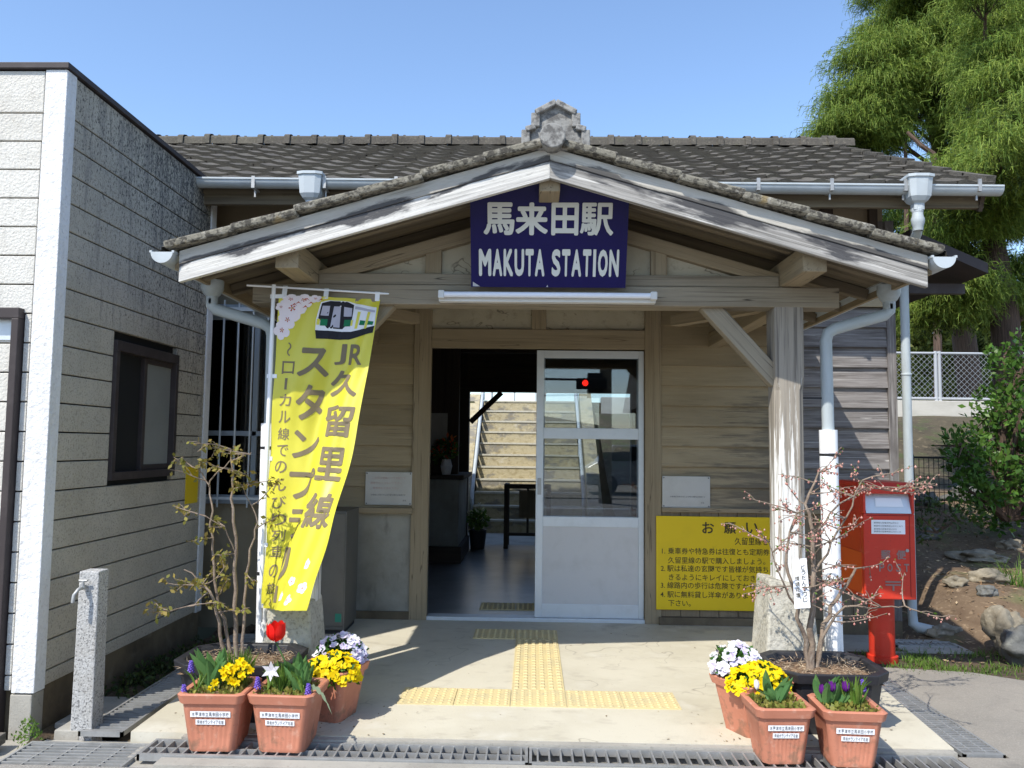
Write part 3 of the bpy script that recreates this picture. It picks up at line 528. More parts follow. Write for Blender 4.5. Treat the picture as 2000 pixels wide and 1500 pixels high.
def hopper(x, y, z):
    m = MB()
    def ring(s, zz): return [(x-s, y-s*0.8, zz), (x-s*0.5, y-s, zz), (x+s*0.5, y-s, zz), (x+s, y-s*0.8, zz), (x+s, y+s*0.8, zz), (x+s*0.5, y+s, zz), (x-s*0.5, y+s, zz), (x-s, y+s*0.8, zz)]
    lv = [(0.092, z+0.025), (0.092, z+0.005), (0.083, z+0.003), (0.072, z-0.13), (0.055, z-0.16), (0.036, z-0.175), (0.036, z-0.22)]
    vs = []; fs = []
    for s_, zz in lv: vs += ring(s_, zz)
    for i in range(len(lv)-1):
        for j in range(8): fs.append((i*8+j, i*8+(j+1) % 8, i*8+8+(j+1) % 8, i*8+8+j))
    fs.append(tuple(range(8))); m.add(vs, fs); m.lathe([(0.036, -0.02), (0.039, -0.03), (0.039, -0.05), (0.036, -0.06)], (x, y, z-0.18), 14)
    return m
for hx in (-1.62, 2.735):
    hp = part("rain_hopper", hopper(hx, GY-0.02, GZ+0.02), m_gutter, ST)
dp = MB().tube([(-1.62, GY-0.02, 3.06), (-1.62, GY-0.02, 2.98), (-1.62, -0.2, 2.80), (-1.62, -0.08, 2.72), (-1.62, -0.07, 2.5)], 0.032, 12)
part("downpipe", dp, m_pipe, ST, smooth=60)
dp = MB().tube([(2.735, GY-0.02, 3.07), (2.735, GY-0.02, 2.98), (2.76, GY+0.05, 2.93), (2.90, -0.16, 2.83), (2.925, -0.08, 2.76), (2.925, -0.075, 2.6), (2.93, -0.075, 0.12), (2.93, -0.085, 0.05), (2.96, -0.11, 0.025), (3.05, -0.16, 0.015)], [0.034]*7+[0.038, 0.04, 0.036], 14)
dp.lathe([(0.034, 0), (0.036, 0.03), (0.044, 0.055), (0.046, 0.085), (0.038, 0.105), (0.036, 0.13)], (2.735, GY-0.02, 2.93), 14)
for z in (1.95, 1.0): dp.lathe([(0.034, 0), (0.038, 0.003), (0.038, 0.02), (0.034, 0.023)], (2.928, -0.075, z), 14)
part("downpipe", dp, m_pipe, ST, smooth=60)
part("side_awning", MB().prism([(2.88, 3.06), (2.88, 2.98), (3.46, 2.72), (3.46, 2.80)], 'y', -0.30, 1.6).box(2.88, 3.44, 0.0, 0.06, 2.62, 2.70), m_coping, ST)

# ---------------------------------------------------------------- the entrance porch (part of the building)
PX, SLP = 0.080, 0.291
def roofz(x, base): return base - SLP*abs(x-PX)
posts = []
for s in (-1, 1):
    px = PX + s*1.37
    pm = MB()
    c = 0.022; hw = 0.082                        # chamfered square post, full square at the head
    def ring(z, ch): return [(px-hw+ch, -1.82-hw, z), (px+hw-ch, -1.82-hw, z), (px+hw, -1.82-hw+ch, z), (px+hw, -1.82+hw-ch, z), (px+hw-ch, -1.82+hw, z), (px-hw+ch, -1.82+hw, z), (px-hw, -1.82+hw-ch, z), (px-hw, -1.82-hw+ch, z)]
    vs = []; bc = []; r = random.random()*20; lv = [(0.0, 0.03), (1.70, 0.03), (1.78, 0.004), (2.18, 0.004)]
    for z, ch in lv:
        for p in ring(z, ch): vs.append(p); bc.append((z, p[0]-px+r, p[1]+1.82))
    fs = [(i*8+j, i*8+(j+1) % 8, i*8+8+(j+1) % 8, i*8+8+j) for i in range(3) for j in range(8)]
    pm.add(vs, fs, bc)
    part("porch_post", pm, m_post, ST)
    ft = MB(); bx = px - 0.035
    ft.add([(bx-0.165, -2.05, -0.02), (bx+0.165, -2.05, -0.02), (bx+0.165, -1.70, -0.02), (bx-0.165, -1.70, -0.02),
            (bx-0.115, -1.985, 0.66 if s > 0 else 0.50), (bx+0.115, -1.985, 0.62 if s > 0 else 0.50), (bx+0.115, -1.72, 0.62 if s > 0 else 0.5), (bx-0.115, -1.72, 0.66 if s > 0 else 0.5)],
           [(0, 1, 5, 4), (1, 2, 6, 5), (2, 3, 7, 6), (3, 0, 4, 7), (4, 5, 6, 7)])
    part("post_footing", ft, m_stone, ST, bevel=0.014)
bm_ = MB().box(-1.62, 1.735, -1.905, -1.745, 2.17, 2.285).box(-1.24, 1.40, -1.895, -1.755, 2.287, 2.352)
split("porch_beam", bm_, m_beamwood, ST, bevel=0.006)
br = MB().beam((1.00, -1.82, 2.20), (1.40, -1.82, 1.755), 0.085, 0.10).beam((-0.84, -1.82, 2.20), (-1.24, -1.82, 1.755), 0.085, 0.10)
split("brace", br, m_beamwood, ST, bevel=0.005)
pu = MB()
for s in (-1, 1): pu.box(PX+s*1.385-0.062, PX+s*1.385+0.062, -2.30, 0.0, 2.29, 2.43)
pu.box(PX-0.055, PX+0.055, -2.33, 0.0, 2.70, 2.80)
for s in (-1, 1): pu.box(PX+s*1.37-0.05, PX+s*1.37+0.05, -1.74, 0.0, 2.17, 2.28)
split("purlin", pu, m_wood, ST, bevel=0.006)
tb = MB()
for s in (-1, 1): tb.beam((PX+s*0.9, -0.9, 2.24), (PX+s*1.37, -1.6, 2.24), 0.08, 0.07)
split("corner_tie", tb, m_wood, ST)
pr = MB()
for yy in (-2.05, -1.6, -1.15, -0.7, -0.25):
    for s in (-1, 1): pr.beam((PX, yy, roofz(PX, 2.862)), (PX+s*1.93, yy, roofz(PX+1.93, 2.862)), 0.05, 0.06)
split("porch_rafter", pr, m_soffit, ST)
dk = MB()
for s in (-1, 1): dk.beam((PX, -1.17, 2.915), (PX+s*1.965, -1.17, 2.915-SLP*1.965), 2.33, 0.03)
split("porch_roof_deck", dk, m_soffit, ST)
# gable infill above the beam
gi = MB(); rz0 = 2.735
gi.prism([(PX-1.32, 2.352), (PX+1.32, 2.352), (PX+1.32, roofz(PX+1.32, rz0)), (PX, rz0), (PX-1.32, roofz(PX-1.32, rz0))], 'y', -1.84, -1.80)
part("gable_plaster", gi, m_plaster, ST)
gf = MB()
for x in (-0.58, 0.72): gf.box(x-0.046, x+0.046, -1.875, -1.84, 2.352, roofz(x, 2.70))
for s in (-1, 1): gf.beam((PX, -1.86, 2.712), (PX+s*1.40, -1.86, 2.712-SLP*1.40), 0.06, 0.075)
split("gable_frame", gf, m_wood, ST, bevel=0.004)
# barge boards and fascia
for s, mt in ((-1, m_barge), (1, m_barge2)):
    e = 1.925
    def sbd(zc, hh, y, th):
        p0 = Vector((PX, y, zc)); p1 = Vector((PX+s*e, y, zc-SLP*e)); m = MB()
        d = (p1-p0).normalized(); r = random.random()*20; vs = []; bc = []
        for p, l in ((p0, 0), (p1, (p1-p0).length)):
            for yy in (y-th/2, y+th/2):
                for zz in (-hh/2, hh/2): vs.append((p.x, yy, p.z+zz)); bc.append((l+r, yy-y, zz))
        m.add(vs, [(0, 1, 3, 2), (4, 6, 7, 5), (0, 4, 5, 1), (2, 3, 7, 6), (1, 5, 7, 3), (0, 2, 6, 4)], bc); return m
    part("barge_board", sbd(2.802, 0.092, -2.36, 0.034), mt, ST, bevel=0.003)
    part("fascia_board", sbd(2.884, 0.070, -2.366, 0.034), m_cap, ST, bevel=0.003)
    part("eave_board", MB().beam((PX+s*1.955, -2.33, 2.915-SLP*1.955-0.03), (PX+s*1.955, 0.0, 2.915-SLP*1.955-0.03), 0.025, 0.09), m_wood, ST)
# porch roof tiles
def slope_tiles(s):
    m = MB(); ln = 2.0*sqrt(1+SLP*SLP); ny = 6; nx = 8; L = 2.0/ny; wy = 2.30/nx
    for j in range(ny):
        for i in range(nx):
            r = random.random()*40; b = random.uniform(0, .008)
            x1_, x0_ = PX+s*(j*L), PX+s*((j+1)*L+0.03)
            y0_ = -2.36+i*wy; prof = [(0, .2), (.15, 1), (.3, .7), (.45, .1), (.8, 0), (1, .2)]
            vs = []; bc = []
            for xx, st in ((x0_, 0.028+b), (x1_, 0.0)):
                for q, hh in prof: vs.append((xx, y0_+q*wy, 2.93-SLP*abs(xx-PX)+0.01+st+0.028*hh)); bc.append((xx+r, y0_+q*wy+r, hh*.05))
            for q, hh in prof: vs.append((x0_, y0_+q*wy, 2.93-SLP*abs(x0_-PX)-0.006)); bc.append((r, y0_+q*wy, 0.3))
            n = len(prof); fs = []
            for q in range(n-1): fs += [(q, q+1, n+q+1, n+q), (2*n+q, 2*n+q+1, q+1, q)]
            m.add(vs, fs, bc)
    return m
pt = part("porch_roof", MB(), m_tile, ST) if False else None
mm = slope_tiles(-1); m2 = slope_tiles(1); mm.add(m2.v, m2.f, m2.c)
pt = part("porch_roof", mm, m_tile, ST, smooth=42)
vt = MB()
for s in (-1, 1):
    n = 6; L = 1.945/n
    for j in range(n):
        a = random.uniform(-.006, .006); x0_ = PX+s*(j*L+0.02); x1_ = PX+s*((j+1)*L+0.012+(0.02 if j == n-1 else 0))
        vt.beam((x0_-s*0.012, -2.335, roofz(x0_, 2.945)+a+0.002), (x1_+s*0.012, -2.335, roofz(x1_, 2.945)+a+0.010), 0.20, 0.041)
part("verge_tiles", vt, m_moss, pt, bevel=0.012)
pr_ = MB()
for i in range(8): pr_.tube([(PX, -2.25+0.29*i, 3.0), (PX, -1.98+0.29*i, 3.0)], 0.075, 14)
part("ridge_tiles", pr_, m_moss, pt, smooth=60)
# ridge-end ornament
ox, oz = 0.107, 2.915
prof = [(-0.155, -0.015), (-0.155, 0.085), (-0.105, 0.10), (-0.105, 0.175), (0, 0.232), (0.105, 0.175), (0.105, 0.10), (0.155, 0.085), (0.155, -0.015)]
om = MB().prism([(ox+p[0], oz+p[1]) for p in prof], 'y', -2.40, -2.31)
fr_ = [(ox+p[0], oz+p[1]) for p in prof]
for a, b in zip(fr_[:-1], fr_[1:]): om.beam((a[0], -2.405, a[1]), (b[0], -2.405, b[1]), 0.045, 0.030)
om.tube([(PX+0.01, -2.47, oz+0.035), (PX+0.01, -2.33, oz+0.035)], 0.066, 16)
part("ridge_ornament", om, m_orn, pt, bevel=0.006)
# porch gutters, hoppers, leaders, downpipes
for s in (-1, 1):
    gx = PX+s*1.99+ (0.0 if s > 0 else -0.01); g = half_round(MB(), (gx, -2.42, 2.345), (gx, -0.02, 2.335), 0.058); end_cap(g, (gx, -2.416, 2.345), 0.058, 'y')
    part("gutter", g, m_gutter, ST, smooth=50)
    hx = PX+s*1.955; jx = PX+s*1.60
    part("rain_hopper", MB().lathe([(0.064, 0.0), (0.064, -0.05), (0.046, -0.085), (0.034, -0.095), (0.034, -0.14)], (hx, -1.85, 2.31), 14), m_pipe, ST, smooth=40)
    dz_ = 0.0
    pts = [(hx, -1.85, 2.20), (hx, -1.85, 2.165), (hx-s*0.025, -1.85, 2.14), (jx+s*0.05, -1.84, 2.06), (jx+s*0.012, -1.835, 2.035), (jx, -1.83, 1.99), (jx+0.005, -1.83, 1.46)]
    part("downpipe", MB().tube(pts, 0.034, 14), m_pipe, ST, smooth=60)
    pw = MB().tube([(jx+0.005, -1.83, 1.48), (jx+0.012, -1.83, 0.6), (jx+0.02, -1.83, 0.0)], 0.050, 16)
    wp = part("downpipe_sleeve", pw, m_pipewrap, ST, smooth=60)
    pc = MB()
    for z in (1.33, 0.62): pc.lathe([(0.0505, 0), (0.053, 0.002), (0.053, 0.016), (0.0505, 0.018)], (jx+0.009, -1.83, z), 16)
    pc.box(min(jx, PX+s*1.44), max(jx, PX+s*1.44), -1.835, -1.825, 1.655, 1.665).box(min(jx, PX+s*1.44), max(jx, PX+s*1.44), -1.84, -1.82, 0.622, 0.636)
    split("pipe_clip", pc, m_wire, ST)

# ---------------------------------------------------------------- things on the building
SG = thing("station_sign", "dark blue enamel sign lettered MAKUTA STATION under the porch gable", "sign", (0.08, -2.0, 2.26))
sb = Vector((0.083, -1.965, 2.262)); up_ = Vector((0, -0.17, 0.44)).normalized()
def sg(x, y): return sb + Vector((1, 0, 0))*x + up_*y
nrm = Vector((1, 0, 0)).cross(up_)
bd = MB(); H = 0.62
vs = [sg(-0.435, 0), sg(0.435, 0), sg(0.435, H-0.10), sg(0.10, H), sg(-0.10, H), sg(-0.435, H-0.10)]
bd.add(vs + [v - nrm*0.015 for v in vs], [(0, 1, 2, 3, 4, 5), (11, 10, 9, 8, 7, 6)] + [(i, i+6, (i+1) % 6+6, (i+1) % 6) for i in range(6)])
part("board", bd, m_blue, SG)
lt = MB()
for i, ch in enumerate("馬来田駅"):
    cx = (-0.363, -0.186, 0.012, 0.170)[i]; cw = (0.172, 0.180, 0.150, 0.185)[i]
    o = sb + nrm*0.003
    bold(lt, ch, lambda x, y, k: o + nrm*(0.0002*k) + Vector((1, 0, 0))*(cx+cw*x) + up_*(0.292+0.178*y), 0.034 if i < 3 else 0.024)
def latin(word, x0, x1):
    n = len(word); wd = {'M': 1.3, 'I': 0.42, 'S': 0.9, 'T': 0.85, 'K': 1.0}
    tot = sum(wd.get(c, 1.0) for c in word) + 0.14*(n-1); k = (x1-x0)/tot; x = x0
    for c in word:
        w_ = wd.get(c, 1.0)*k; xx = x
        bold(lt, c, lambda a, b, q: sb + nrm*(0.003+0.0002*q) + Vector((1, 0, 0))*(xx+w_*(a if c != 'I' else .15+.7*a)) + up_*(0.063+0.153*b), 0.06 if c != 'I' else 0.03); x += w_+0.14*k
latin("MAKUTA", -0.390, -0.022); latin("STATION", 0.018, 0.393)
part("lettering", lt, m_letter, SG)
split("chipped_edge", MB().add([sg(-0.425, 0.004)+nrm*.002, sg(-0.385, 0.004)+nrm*.002, sg(-0.40, 0.014)+nrm*.002, sg(-0.425, 0.03)+nrm*.002], [(0, 1, 2, 3)])
     .add([sg(-0.012, 0.003)+nrm*.002, sg(0.0, 0.003)+nrm*.002, sg(-0.004, 0.014)+nrm*.002], [(0, 1, 2)]), m_chip, SG)

LM = thing("fluorescent_lamp", "long white fluorescent tube lamp fixed below the blue station sign", "lamp", (0.08, -1.95, 2.2))
part("housing", MB().box(-0.535, 0.690, -1.965, -1.907, 2.178, 2.232), m_lamphouse, LM, bevel=0.004)
part("tube", MB().tube([(-0.50, -1.99, 2.214), (0.655, -1.99, 2.214)], 0.016, 14), m_tube, LM, smooth=60)
split("tube_holder", MB().box(-0.535, -0.50, -2.008, -1.965, 2.19, 2.236).box(0.655, 0.692, -2.008, -1.965, 2.19, 2.236), m_lamphouse, LM, bevel=0.006)

def lines(mb, rows, x0, y0, fn0, offset=0.0):
    for txt, xx, yy, sz in rows:
        write(mb, txt, lambda a, b: fn0(xx+a*sz, yy+b*sz), offset)
def plate(label, x0, x1, z0, z1, y, rows, redrows):
    t = thing("notice_plate", label, "notice", ((x0+x1)/2, y, z0))
    part("board", MB().box(x0, x1, y-0.006, y, z0, z1, rnd=False), m_plate, t, bevel=0.003)
    m = MB()
    for txt, xx, zz, sz in rows: write(m, txt, lambda a, b: Vector((x0+xx+a*sz, y-0.0075, z0+zz+b*sz)))
    part("lettering", m, m_inkgrey, t)
    m = MB()
    for txt, xx, zz, sz in redrows: write(m, txt, lambda a, b: Vector((x0+xx+a*sz, y-0.0075, z0+zz+b*sz)))
    if m.v: part("lettering", m, m_inkfaint, t)
    sc = MB()
    for px in (x0+0.012, x1-0.012):
        for pz in (z0+0.012, z1-0.012): sc.tube([(px, y-0.010, pz), (px, y-0.005, pz)], 0.006, 8)
    split("screw", sc, m_inkgrey, t)
plate("pale metal notice with faded red lines on the siding beside the yellow banner", -1.315, -0.945, 0.888, 1.148, -0.031,
      [("お客様にお知らせします駅の構内は禁煙です", 0.045, 0.075, 0.0138), ("駅長", 0.30, 0.032, 0.0138)], [("この先は線路につき危険です", 0.05, 0.205, 0.021), ("無断で立入らないで下さい", 0.04, 0.165, 0.021), ("乗車券をお求め下さい", 0.06, 0.125, 0.021)])
plate("blank looking grey notice on the siding above the yellow board", 1.028, 1.402, 0.900, 1.145, -0.031,
      [("お客様にお知らせします駅の構内は禁煙です", 0.06, 0.080, 0.0138), ("駅長", 0.30, 0.034, 0.0138)], [])
YB = thing("notice_board", "large yellow board headed with three big characters on the low wall", "notice board", (1.45, -0.03, 0.11))
part("board", MB().box(0.978, 2.02, -0.050, -0.038, 0.115, 0.835, rnd=False), m_yellowboard, YB, bevel=0.003)
m = MB(); yy = -0.0515
for ch, xx in (("お", 1.335), ("願", 1.505), ("い", 1.675)): bold(m, ch, lambda a, b, k: Vector((xx+a*0.092, yy-0.0001*k, 0.705+b*0.088)), 0.018)
rows = [("久留里線を守る会", 1.585, 0.625), ("1.", 1.012, 0.546), ("乗車券や特急券は往復とも定期券や回数券", 1.068, 0.546), ("久留里線の駅で購入しましょう。", 1.068, 0.475),
        ("2.", 1.012, 0.412), ("駅は私達の玄関です皆様が気持ち良く利用で", 1.062, 0.412), ("きるようにキレイにしておきましょう。", 1.068, 0.345),
        ("3.", 1.010, 0.283), ("線路内の歩行は危険ですからやめましょう。", 1.062, 0.283), ("4.", 1.010, 0.213), ("駅に無料貸し洋傘があります。ご利用", 1.062, 0.213), ("下さい。", 1.068, 0.147)]
for txt, xx, zz in rows: write(m, txt, lambda a, b: Vector((xx+a*0.0525, yy, zz+b*(0.062 if zz > 0.6 else 0.054))), 0.006)
part("lettering", m, m_ink, YB)

# ---------------------------------------------------------------- the neighbouring building on the left
SX, SY, SZ = -2.46, -2.43, 3.31
SB = thing("annex_building", "white rough sided flat roofed annex with mould stained side wall and brown window", "building", (SX, SY, -0.1))
part("wall_core", MB().box(-9, SX-0.03, SY+0.03, -0.38, 0.12, SZ-0.02).box(-9, SX-0.01, SY+0.02, -0.36, SZ-0.03, SZ), m_black, SB)
def side_boards(front):
    m = MB(); zs = [SZ] ; z = 3.08
    while z > 0.13: zs.append(z); z -= 0.1515
    zs.append(0.125)
    for a, b in zip(zs[1:], zs[:-1]):
        if b - a < 0.02: continue
        b2 = b - 0.007
        if front:
            for x0, x1 in (((-9, -2.60),) if b < 0 else ((-9, -3.62), (-3.62, -2.652), (-2.610, -2.572)) if b < 2.06 else ((-9, -2.572),)):
                yy = SY + (0.018 if (x0 == -3.62) else 0.0)
                m.box(x0, x1-0.004, yy, yy+0.04, a, b2, rnd=False)
        else:
            spans = [(SY+0.09, -0.475)]
            if a < 1.96 and b > 1.14: spans = [(SY+0.09, -1.815), (-0.965, -0.475)]
            for y0, y1 in spans: m.box(SX-0.04, SX, y0, y1, a, b2, rnd=False)
    return m
part("front_siding", side_boards(True), m_sidefront, SB, bevel=0.004)
part("side_siding", side_boards(False), m_sideside, SB, bevel=0.004)
part("corner_trim", MB().box(SX-0.108, SX+0.008, SY-0.008, SY+0.085, 0.115, SZ-0.003, rnd=False), m_trimwhite, SB, bevel=0.004)
part("corner_trim", MB().box(SX-0.03, SX+0.008, -0.47, -0.375, 0.115, SZ-0.003, rnd=False), m_trimwhite, SB, bevel=0.004)
part("coping", MB().box(-9, SX+0.02, SY-0.022, -0.36, SZ, SZ+0.032), m_coping, SB, bevel=0.003)
part("foundation", MB().box(-9, SX-0.012, SY+0.035, -0.38, -0.3, 0.12, rnd=False), m_concdark, SB)
part("foundation_block", MB().box(SX-0.115, SX-0.004, SY-0.004, SY+0.1, -0.3, 0.108, rnd=False), m_conc, SB, bevel=0.006)
wd = part("window", MB().box(SX-0.05, SX+0.022, -1.815, -0.965, 1.90, 1.962).box(SX-0.05, SX+0.022, -1.815, -0.965, 1.138, 1.185).box(SX-0.05, SX+0.022, -1.815, -1.775, 1.185, 1.90)
          .box(SX-0.05, SX+0.022, -1.005, -0.965, 1.185, 1.90).box(SX-0.035, SX-0.004, -1.41, -1.37, 1.185, 1.90).box(SX-0.03, SX-0.008, -1.37, -1.005, 1.185, 1.22).box(SX-0.03, SX-0.008, -1.37, -1.005, 1.865, 1.90), m_coping, SB, bevel=0.003)
part("frosted_pane", MB().box(SX-0.022, SX-0.018, -1.37, -1.005, 1.22, 1.865, rnd=False), m_frost, wd)
part("clear_pane", MB().box(SX-0.040, SX-0.036, -1.775, -1.40, 1.185, 1.90), m_winglass, wd)
part("window_recess", MB().box(SX-0.10, SX-0.09, -1.815, -0.965, 1.14, 1.96), m_darkwood, wd)
dr = part("doorway_frame", MB().box(-2.652, -2.614, SY-0.045, SY+0.03, -0.1, 1.985).box(-3.68, -2.614, SY-0.045, SY+0.03, 1.985, 2.04).box(-3.68, -3.60, SY-0.055, SY+0.03, -0.1, 1.985), m_coping, SB, bevel=0.004)
part("lintel_panel", MB().box(-3.60, -2.653, SY+0.012, SY+0.028, 1.88, 1.985), m_alu, dr)
part("wall_sign", MB().box(SX, SX+0.006, -0.735, -0.525, 0.925, 1.19), m_yellowboard, None)
o = bpy.data.objects["wall_sign"]; tagit(o, "small yellow sign plate on the shaded annex side wall behind the left shrub", "sign")
pk = MB()
for k in range(3):
    pk.beam((-2.50-0.02*k, -2.62-0.135*k, -0.055-0.004*k), (-4.3, -2.72-0.135*k, -0.05), 0.125, 0.05)
single("plank_ramp", pk, M("grey_plank", (0.17, 0.15, 0.125), 0.9, [((0.09, 0.08, 0.07), 10, (0.08, 2, 2), 0.45, 0.65, 0.8), ((0.27, 0.25, 0.22), 20, (0.05, 2, 2), 0.56, 0.7, 0.6)], (30, 0.4, (0.06, 2, 2))), "old grey wooden planks lying at the foot of the annex corner", "ramp", bevel=0.004)

# ---------------------------------------------------------------- grates
def grate(label, x0, x1, y0, y1, z, along, pitch, mid, th=0.022, group="drain grates around the porch"):
    t = thing("drain_grate", label, "grate", ((x0+x1)/2, (y0+y1)/2, z-th), group)
    f = MB().box(x0, x1, y0, y0+0.016, z-th, z).box(x0, x1, y1-0.016, y1, z-th, z).box(x0, x0+0.012, y0, y1, z-th, z-0.001).box(x1-0.012, x1, y0, y1, z-th, z-0.001)
    part("frame", f, m_steel, t)
    b = MB()
    if along == 'y':
        x = x0+0.012+pitch/2
        while x < x1-0.012: b.box(x-0.004, x+0.004, y0+0.016, y1-0.016, z-th, z-0.003); x += pitch
        for k in range(mid): yy = y0+(y1-y0)*(k+1)/(mid+1); b.box(x0+0.012, x1-0.012, yy-0.004, yy+0.004, z-th, z-0.005)
    else:
        y = y0+0.016+pitch/2
        while y < y1-0.016: b.box(x0+0.012, x1-0.012, y-0.005, y+0.005, z-th, z-0.003); y += pitch
        for k in range(mid): xx = x0+(x1-x0)*(k+1)/(mid+1); b.box(xx-0.004, xx+0.004, y0+0.016, y1-0.016, z-th, z-0.005)
    part("bars", b, m_steel, t)
    return t
grate("steel drain grate with a middle rail in front of the porch, behind the left pots", -1.735, -0.003, -2.84, -2.648, -0.012, 'y', 0.052, 1, 0.03)
grate("steel drain grate with bare cross bars in front of the porch, behind the right pots", 0.003, 1.93, -2.84, -2.648, -0.014, 'y', 0.052, 0, 0.032)
grate("heavy steel grate with long bars set in the ground before the stone tap post", -2.33, -1.765, -3.02, -2.635, -0.04, 'x', 0.036, 4, 0.03)
grate("long narrow side grate in the shade between the annex and the left planter", -2.16, -1.945, -2.55, -0.5, -0.02, 'x', 0.04, 0, 0.025)
grate("long side grate beside the black planter on the right of the porch", 2.005, 2.195, -2.60, -0.66, -0.022, 'x', 0.032, 2, 0.02)
grate("short shaded grate by the wall behind the red mailbox", 2.62, 3.06, -0.50, -0.36, -0.018, 'y', 0.04, 1, 0.02)
struct("drain_pit", MB().box(-2.33, -1.765, -3.02, -2.635, -0.4, -0.105, rnd=False), m_black)
single("kerb_block", MB().box(-2.30, -2.17, -2.52, -2.36, -0.12, -0.03, top=(0.004, 0.004)).box(-2.42, -2.19, -2.30, -1.85, -0.12, -0.07), m_conc, "short concrete kerb block on the soil behind the stone tap post", "kerb", bevel=0.006)

# ---------------------------------------------------------------- tactile paving tiles
def tactile(label, x0, y0, sx, sy, bars=False):
    m = MB().box(x0, x0+sx, y0, y0+sy, 0.0, 0.006, rnd=False)
    if bars:
        for i in range(6):
            for j in range(5):
                cx = x0+sx*(i+0.5)/6; cy = y0+sy*(j+0.5)/5
                m.box(cx-0.014, cx+0.014, cy-0.022, cy+0.022, 0.006, 0.0125, top=(0.004, 0.004), rnd=False)
    else:
        for i in range(7):
            for j in range(7):
                cx = x0+sx*(i+0.5)/7; cy = y0+sy*(j+0.5)/7
                m.lathe([(0.011, 0.006), (0.0085, 0.0105), (0.0001, 0.011)], (cx, cy, 0), 8)
    return single("tactile_tile", m, m_tactile, label, "paving tile", "yellow tactile paving tiles on the porch floor", bevel=0.0)
ords = ("leftmost", "second from left", "middle", "second from right", "rightmost")
for i in range(5): tactile("yellow dotted tile, %s in the front row on the sunlit porch floor" % ords[i], -0.700+0.300*i+0.002, -2.115, 0.296, 0.285)
for j, q in enumerate(("nearest the front row", "second from the front row", "third from the front row", "half in shade below the back row")):
    tactile("yellow ribbed guide tile on the porch floor, %s" % q, -0.098, -1.826+0.300*j, 0.296, 0.296, True)
tactile("shaded dotted tile before the door, left one of the back row", -0.404, -0.622, 0.30, 0.29)
tactile("shaded dotted tile before the door, right one of the back row", -0.100, -0.622, 0.30, 0.29)
for i in range(2): 
    o = tactile("dull yellow tile on the dark hall floor just inside the open door, %s" % ("left one" if i == 0 else "right one"), -0.42+0.30*i, 0.34, 0.296, 0.29)
    o.location.z = 0.0125
o = tactile("dull yellow tile on the dark hall floor, farther in behind the door leaf", 0.12, 0.70, 0.296, 0.29, True); o.location.z = 0.0125

# ---------------------------------------------------------------- stone tap post, cabinet, mailbox
TP = thing("tap_post", "speckled granite standpipe post with a small tap near its top", "standpipe", (-2.165, -2.46, -0.1))
part("pillar", MB().box(-2.222, -2.112, -2.515, -2.405, -0.2, 0.728, top=(0.006, 0.006), rnd=False), m_granite, TP, bevel=0.006)
part("tap", MB().tube([(-2.18, -2.51, 0.655), (-2.18, -2.545, 0.655), (-2.185, -2.565, 0.65), (-2.197, -2.58, 0.625), (-2.20, -2.582, 0.59)], 0.009, 10).tube([(-2.18, -2.535, 0.655), (-2.18, -2.535, 0.685)], 0.007, 8).tube([(-2.20, -2.535, 0.687), (-2.16, -2.535, 0.687)], 0.006, 8).lathe([(0.012, 0), (0.016, 0.01), (0.012, 0.02)], (-2.18, -2.535, 0.645), 10), m_steel, TP, smooth=50)
CB = thing("metal_cabinet", "tall grey metal cabinet with a small green sticker behind the left porch post", "cabinet", (-1.47, -0.4, 0))
part("body", MB().box(-1.62, -1.335, -0.57, -0.16, 0.03, 0.88), M("grey_metal", (0.14, 0.135, 0.12), 0.5, [((0.10, 0.10, 0.09), 5, (1, 1, 1), 0.45, 0.7, 0.5)], metal=0.3), CB, bevel=0.006)
part("door", MB().box(-1.61, -1.345, -0.578, -0.57, 0.06, 0.86), M("dark_metal", (0.16, 0.15, 0.13), 0.55, [((0.11, 0.105, 0.095), 5, (1, 1, 1), 0.45, 0.7, 0.6)], metal=0.3), CB, bevel=0.003)
part("sticker", MB().box(-1.40, -1.355, -0.581, -0.578, 0.09, 0.15), M("green_sticker", (0.03, 0.22, 0.15), 0.5), CB)
part("foot", MB().box(-1.61, -1.345, -0.55, -0.18, 0, 0.03), m_blackplastic, CB)

MX0, MX1, MY0, MY1, MZ0, MZ1 = 2.168, 2.500, -1.09, -0.62, 0.405, 1.158
ML = thing("mailbox", "red post box on a round red pedestal, half behind the pink budded shrub", "mailbox", (2.34, -0.86, -0.05))
part("pedestal", MB().lathe([(0.0, 0.42), (0.082, 0.42), (0.082, 0.0), (0.10, -0.005), (0.10, -0.06)], (2.375, -0.84, 0), 28), m_red, ML, smooth=40)
bx = MB(); fy = MY0
bx.box(MX0, MX1, MY0+0.05, MY1, MZ0, MZ1-0.03, rnd=False)                              # carcass
bx.box(MX0, MX1, fy, MY0+0.05, MZ0, 0.955, rnd=False).box(MX0, MX0+0.018, fy, MY0+0.05, 0.955, MZ1-0.03, rnd=False).box(MX1-0.018, MX1, fy, MY0+0.05, 0.955, MZ1-0.03, rnd=False)
bx.prism([(fy-0.012, MZ1-0.075), (fy-0.012, MZ1-0.03), (fy+0.03, MZ1), (MY1-0.03, MZ1), (MY1, MZ1-0.03), (fy+0.05, MZ1-0.03)], 'x', MX0-0.004, MX1+0.004)
bd = part("body", bx, m_red, ML, bevel=0.006)
part("sunlit_side", MB().box(MX0-0.004, MX0, MY0+0.03, MY1-0.03, MZ0+0.03, 0.70, rnd=False), m_redlit, ML, label="side panel coloured orange red for the sunlight on it")
part("slot_plate", MB().add([(MX0+0.02, fy+0.046, 1.085), (MX1-0.02, fy+0.046, 1.085), (MX1-0.02, fy+0.002, 0.958), (MX0+0.02, fy+0.002, 0.958)], [(0, 3, 2, 1)]), m_alu, ML)
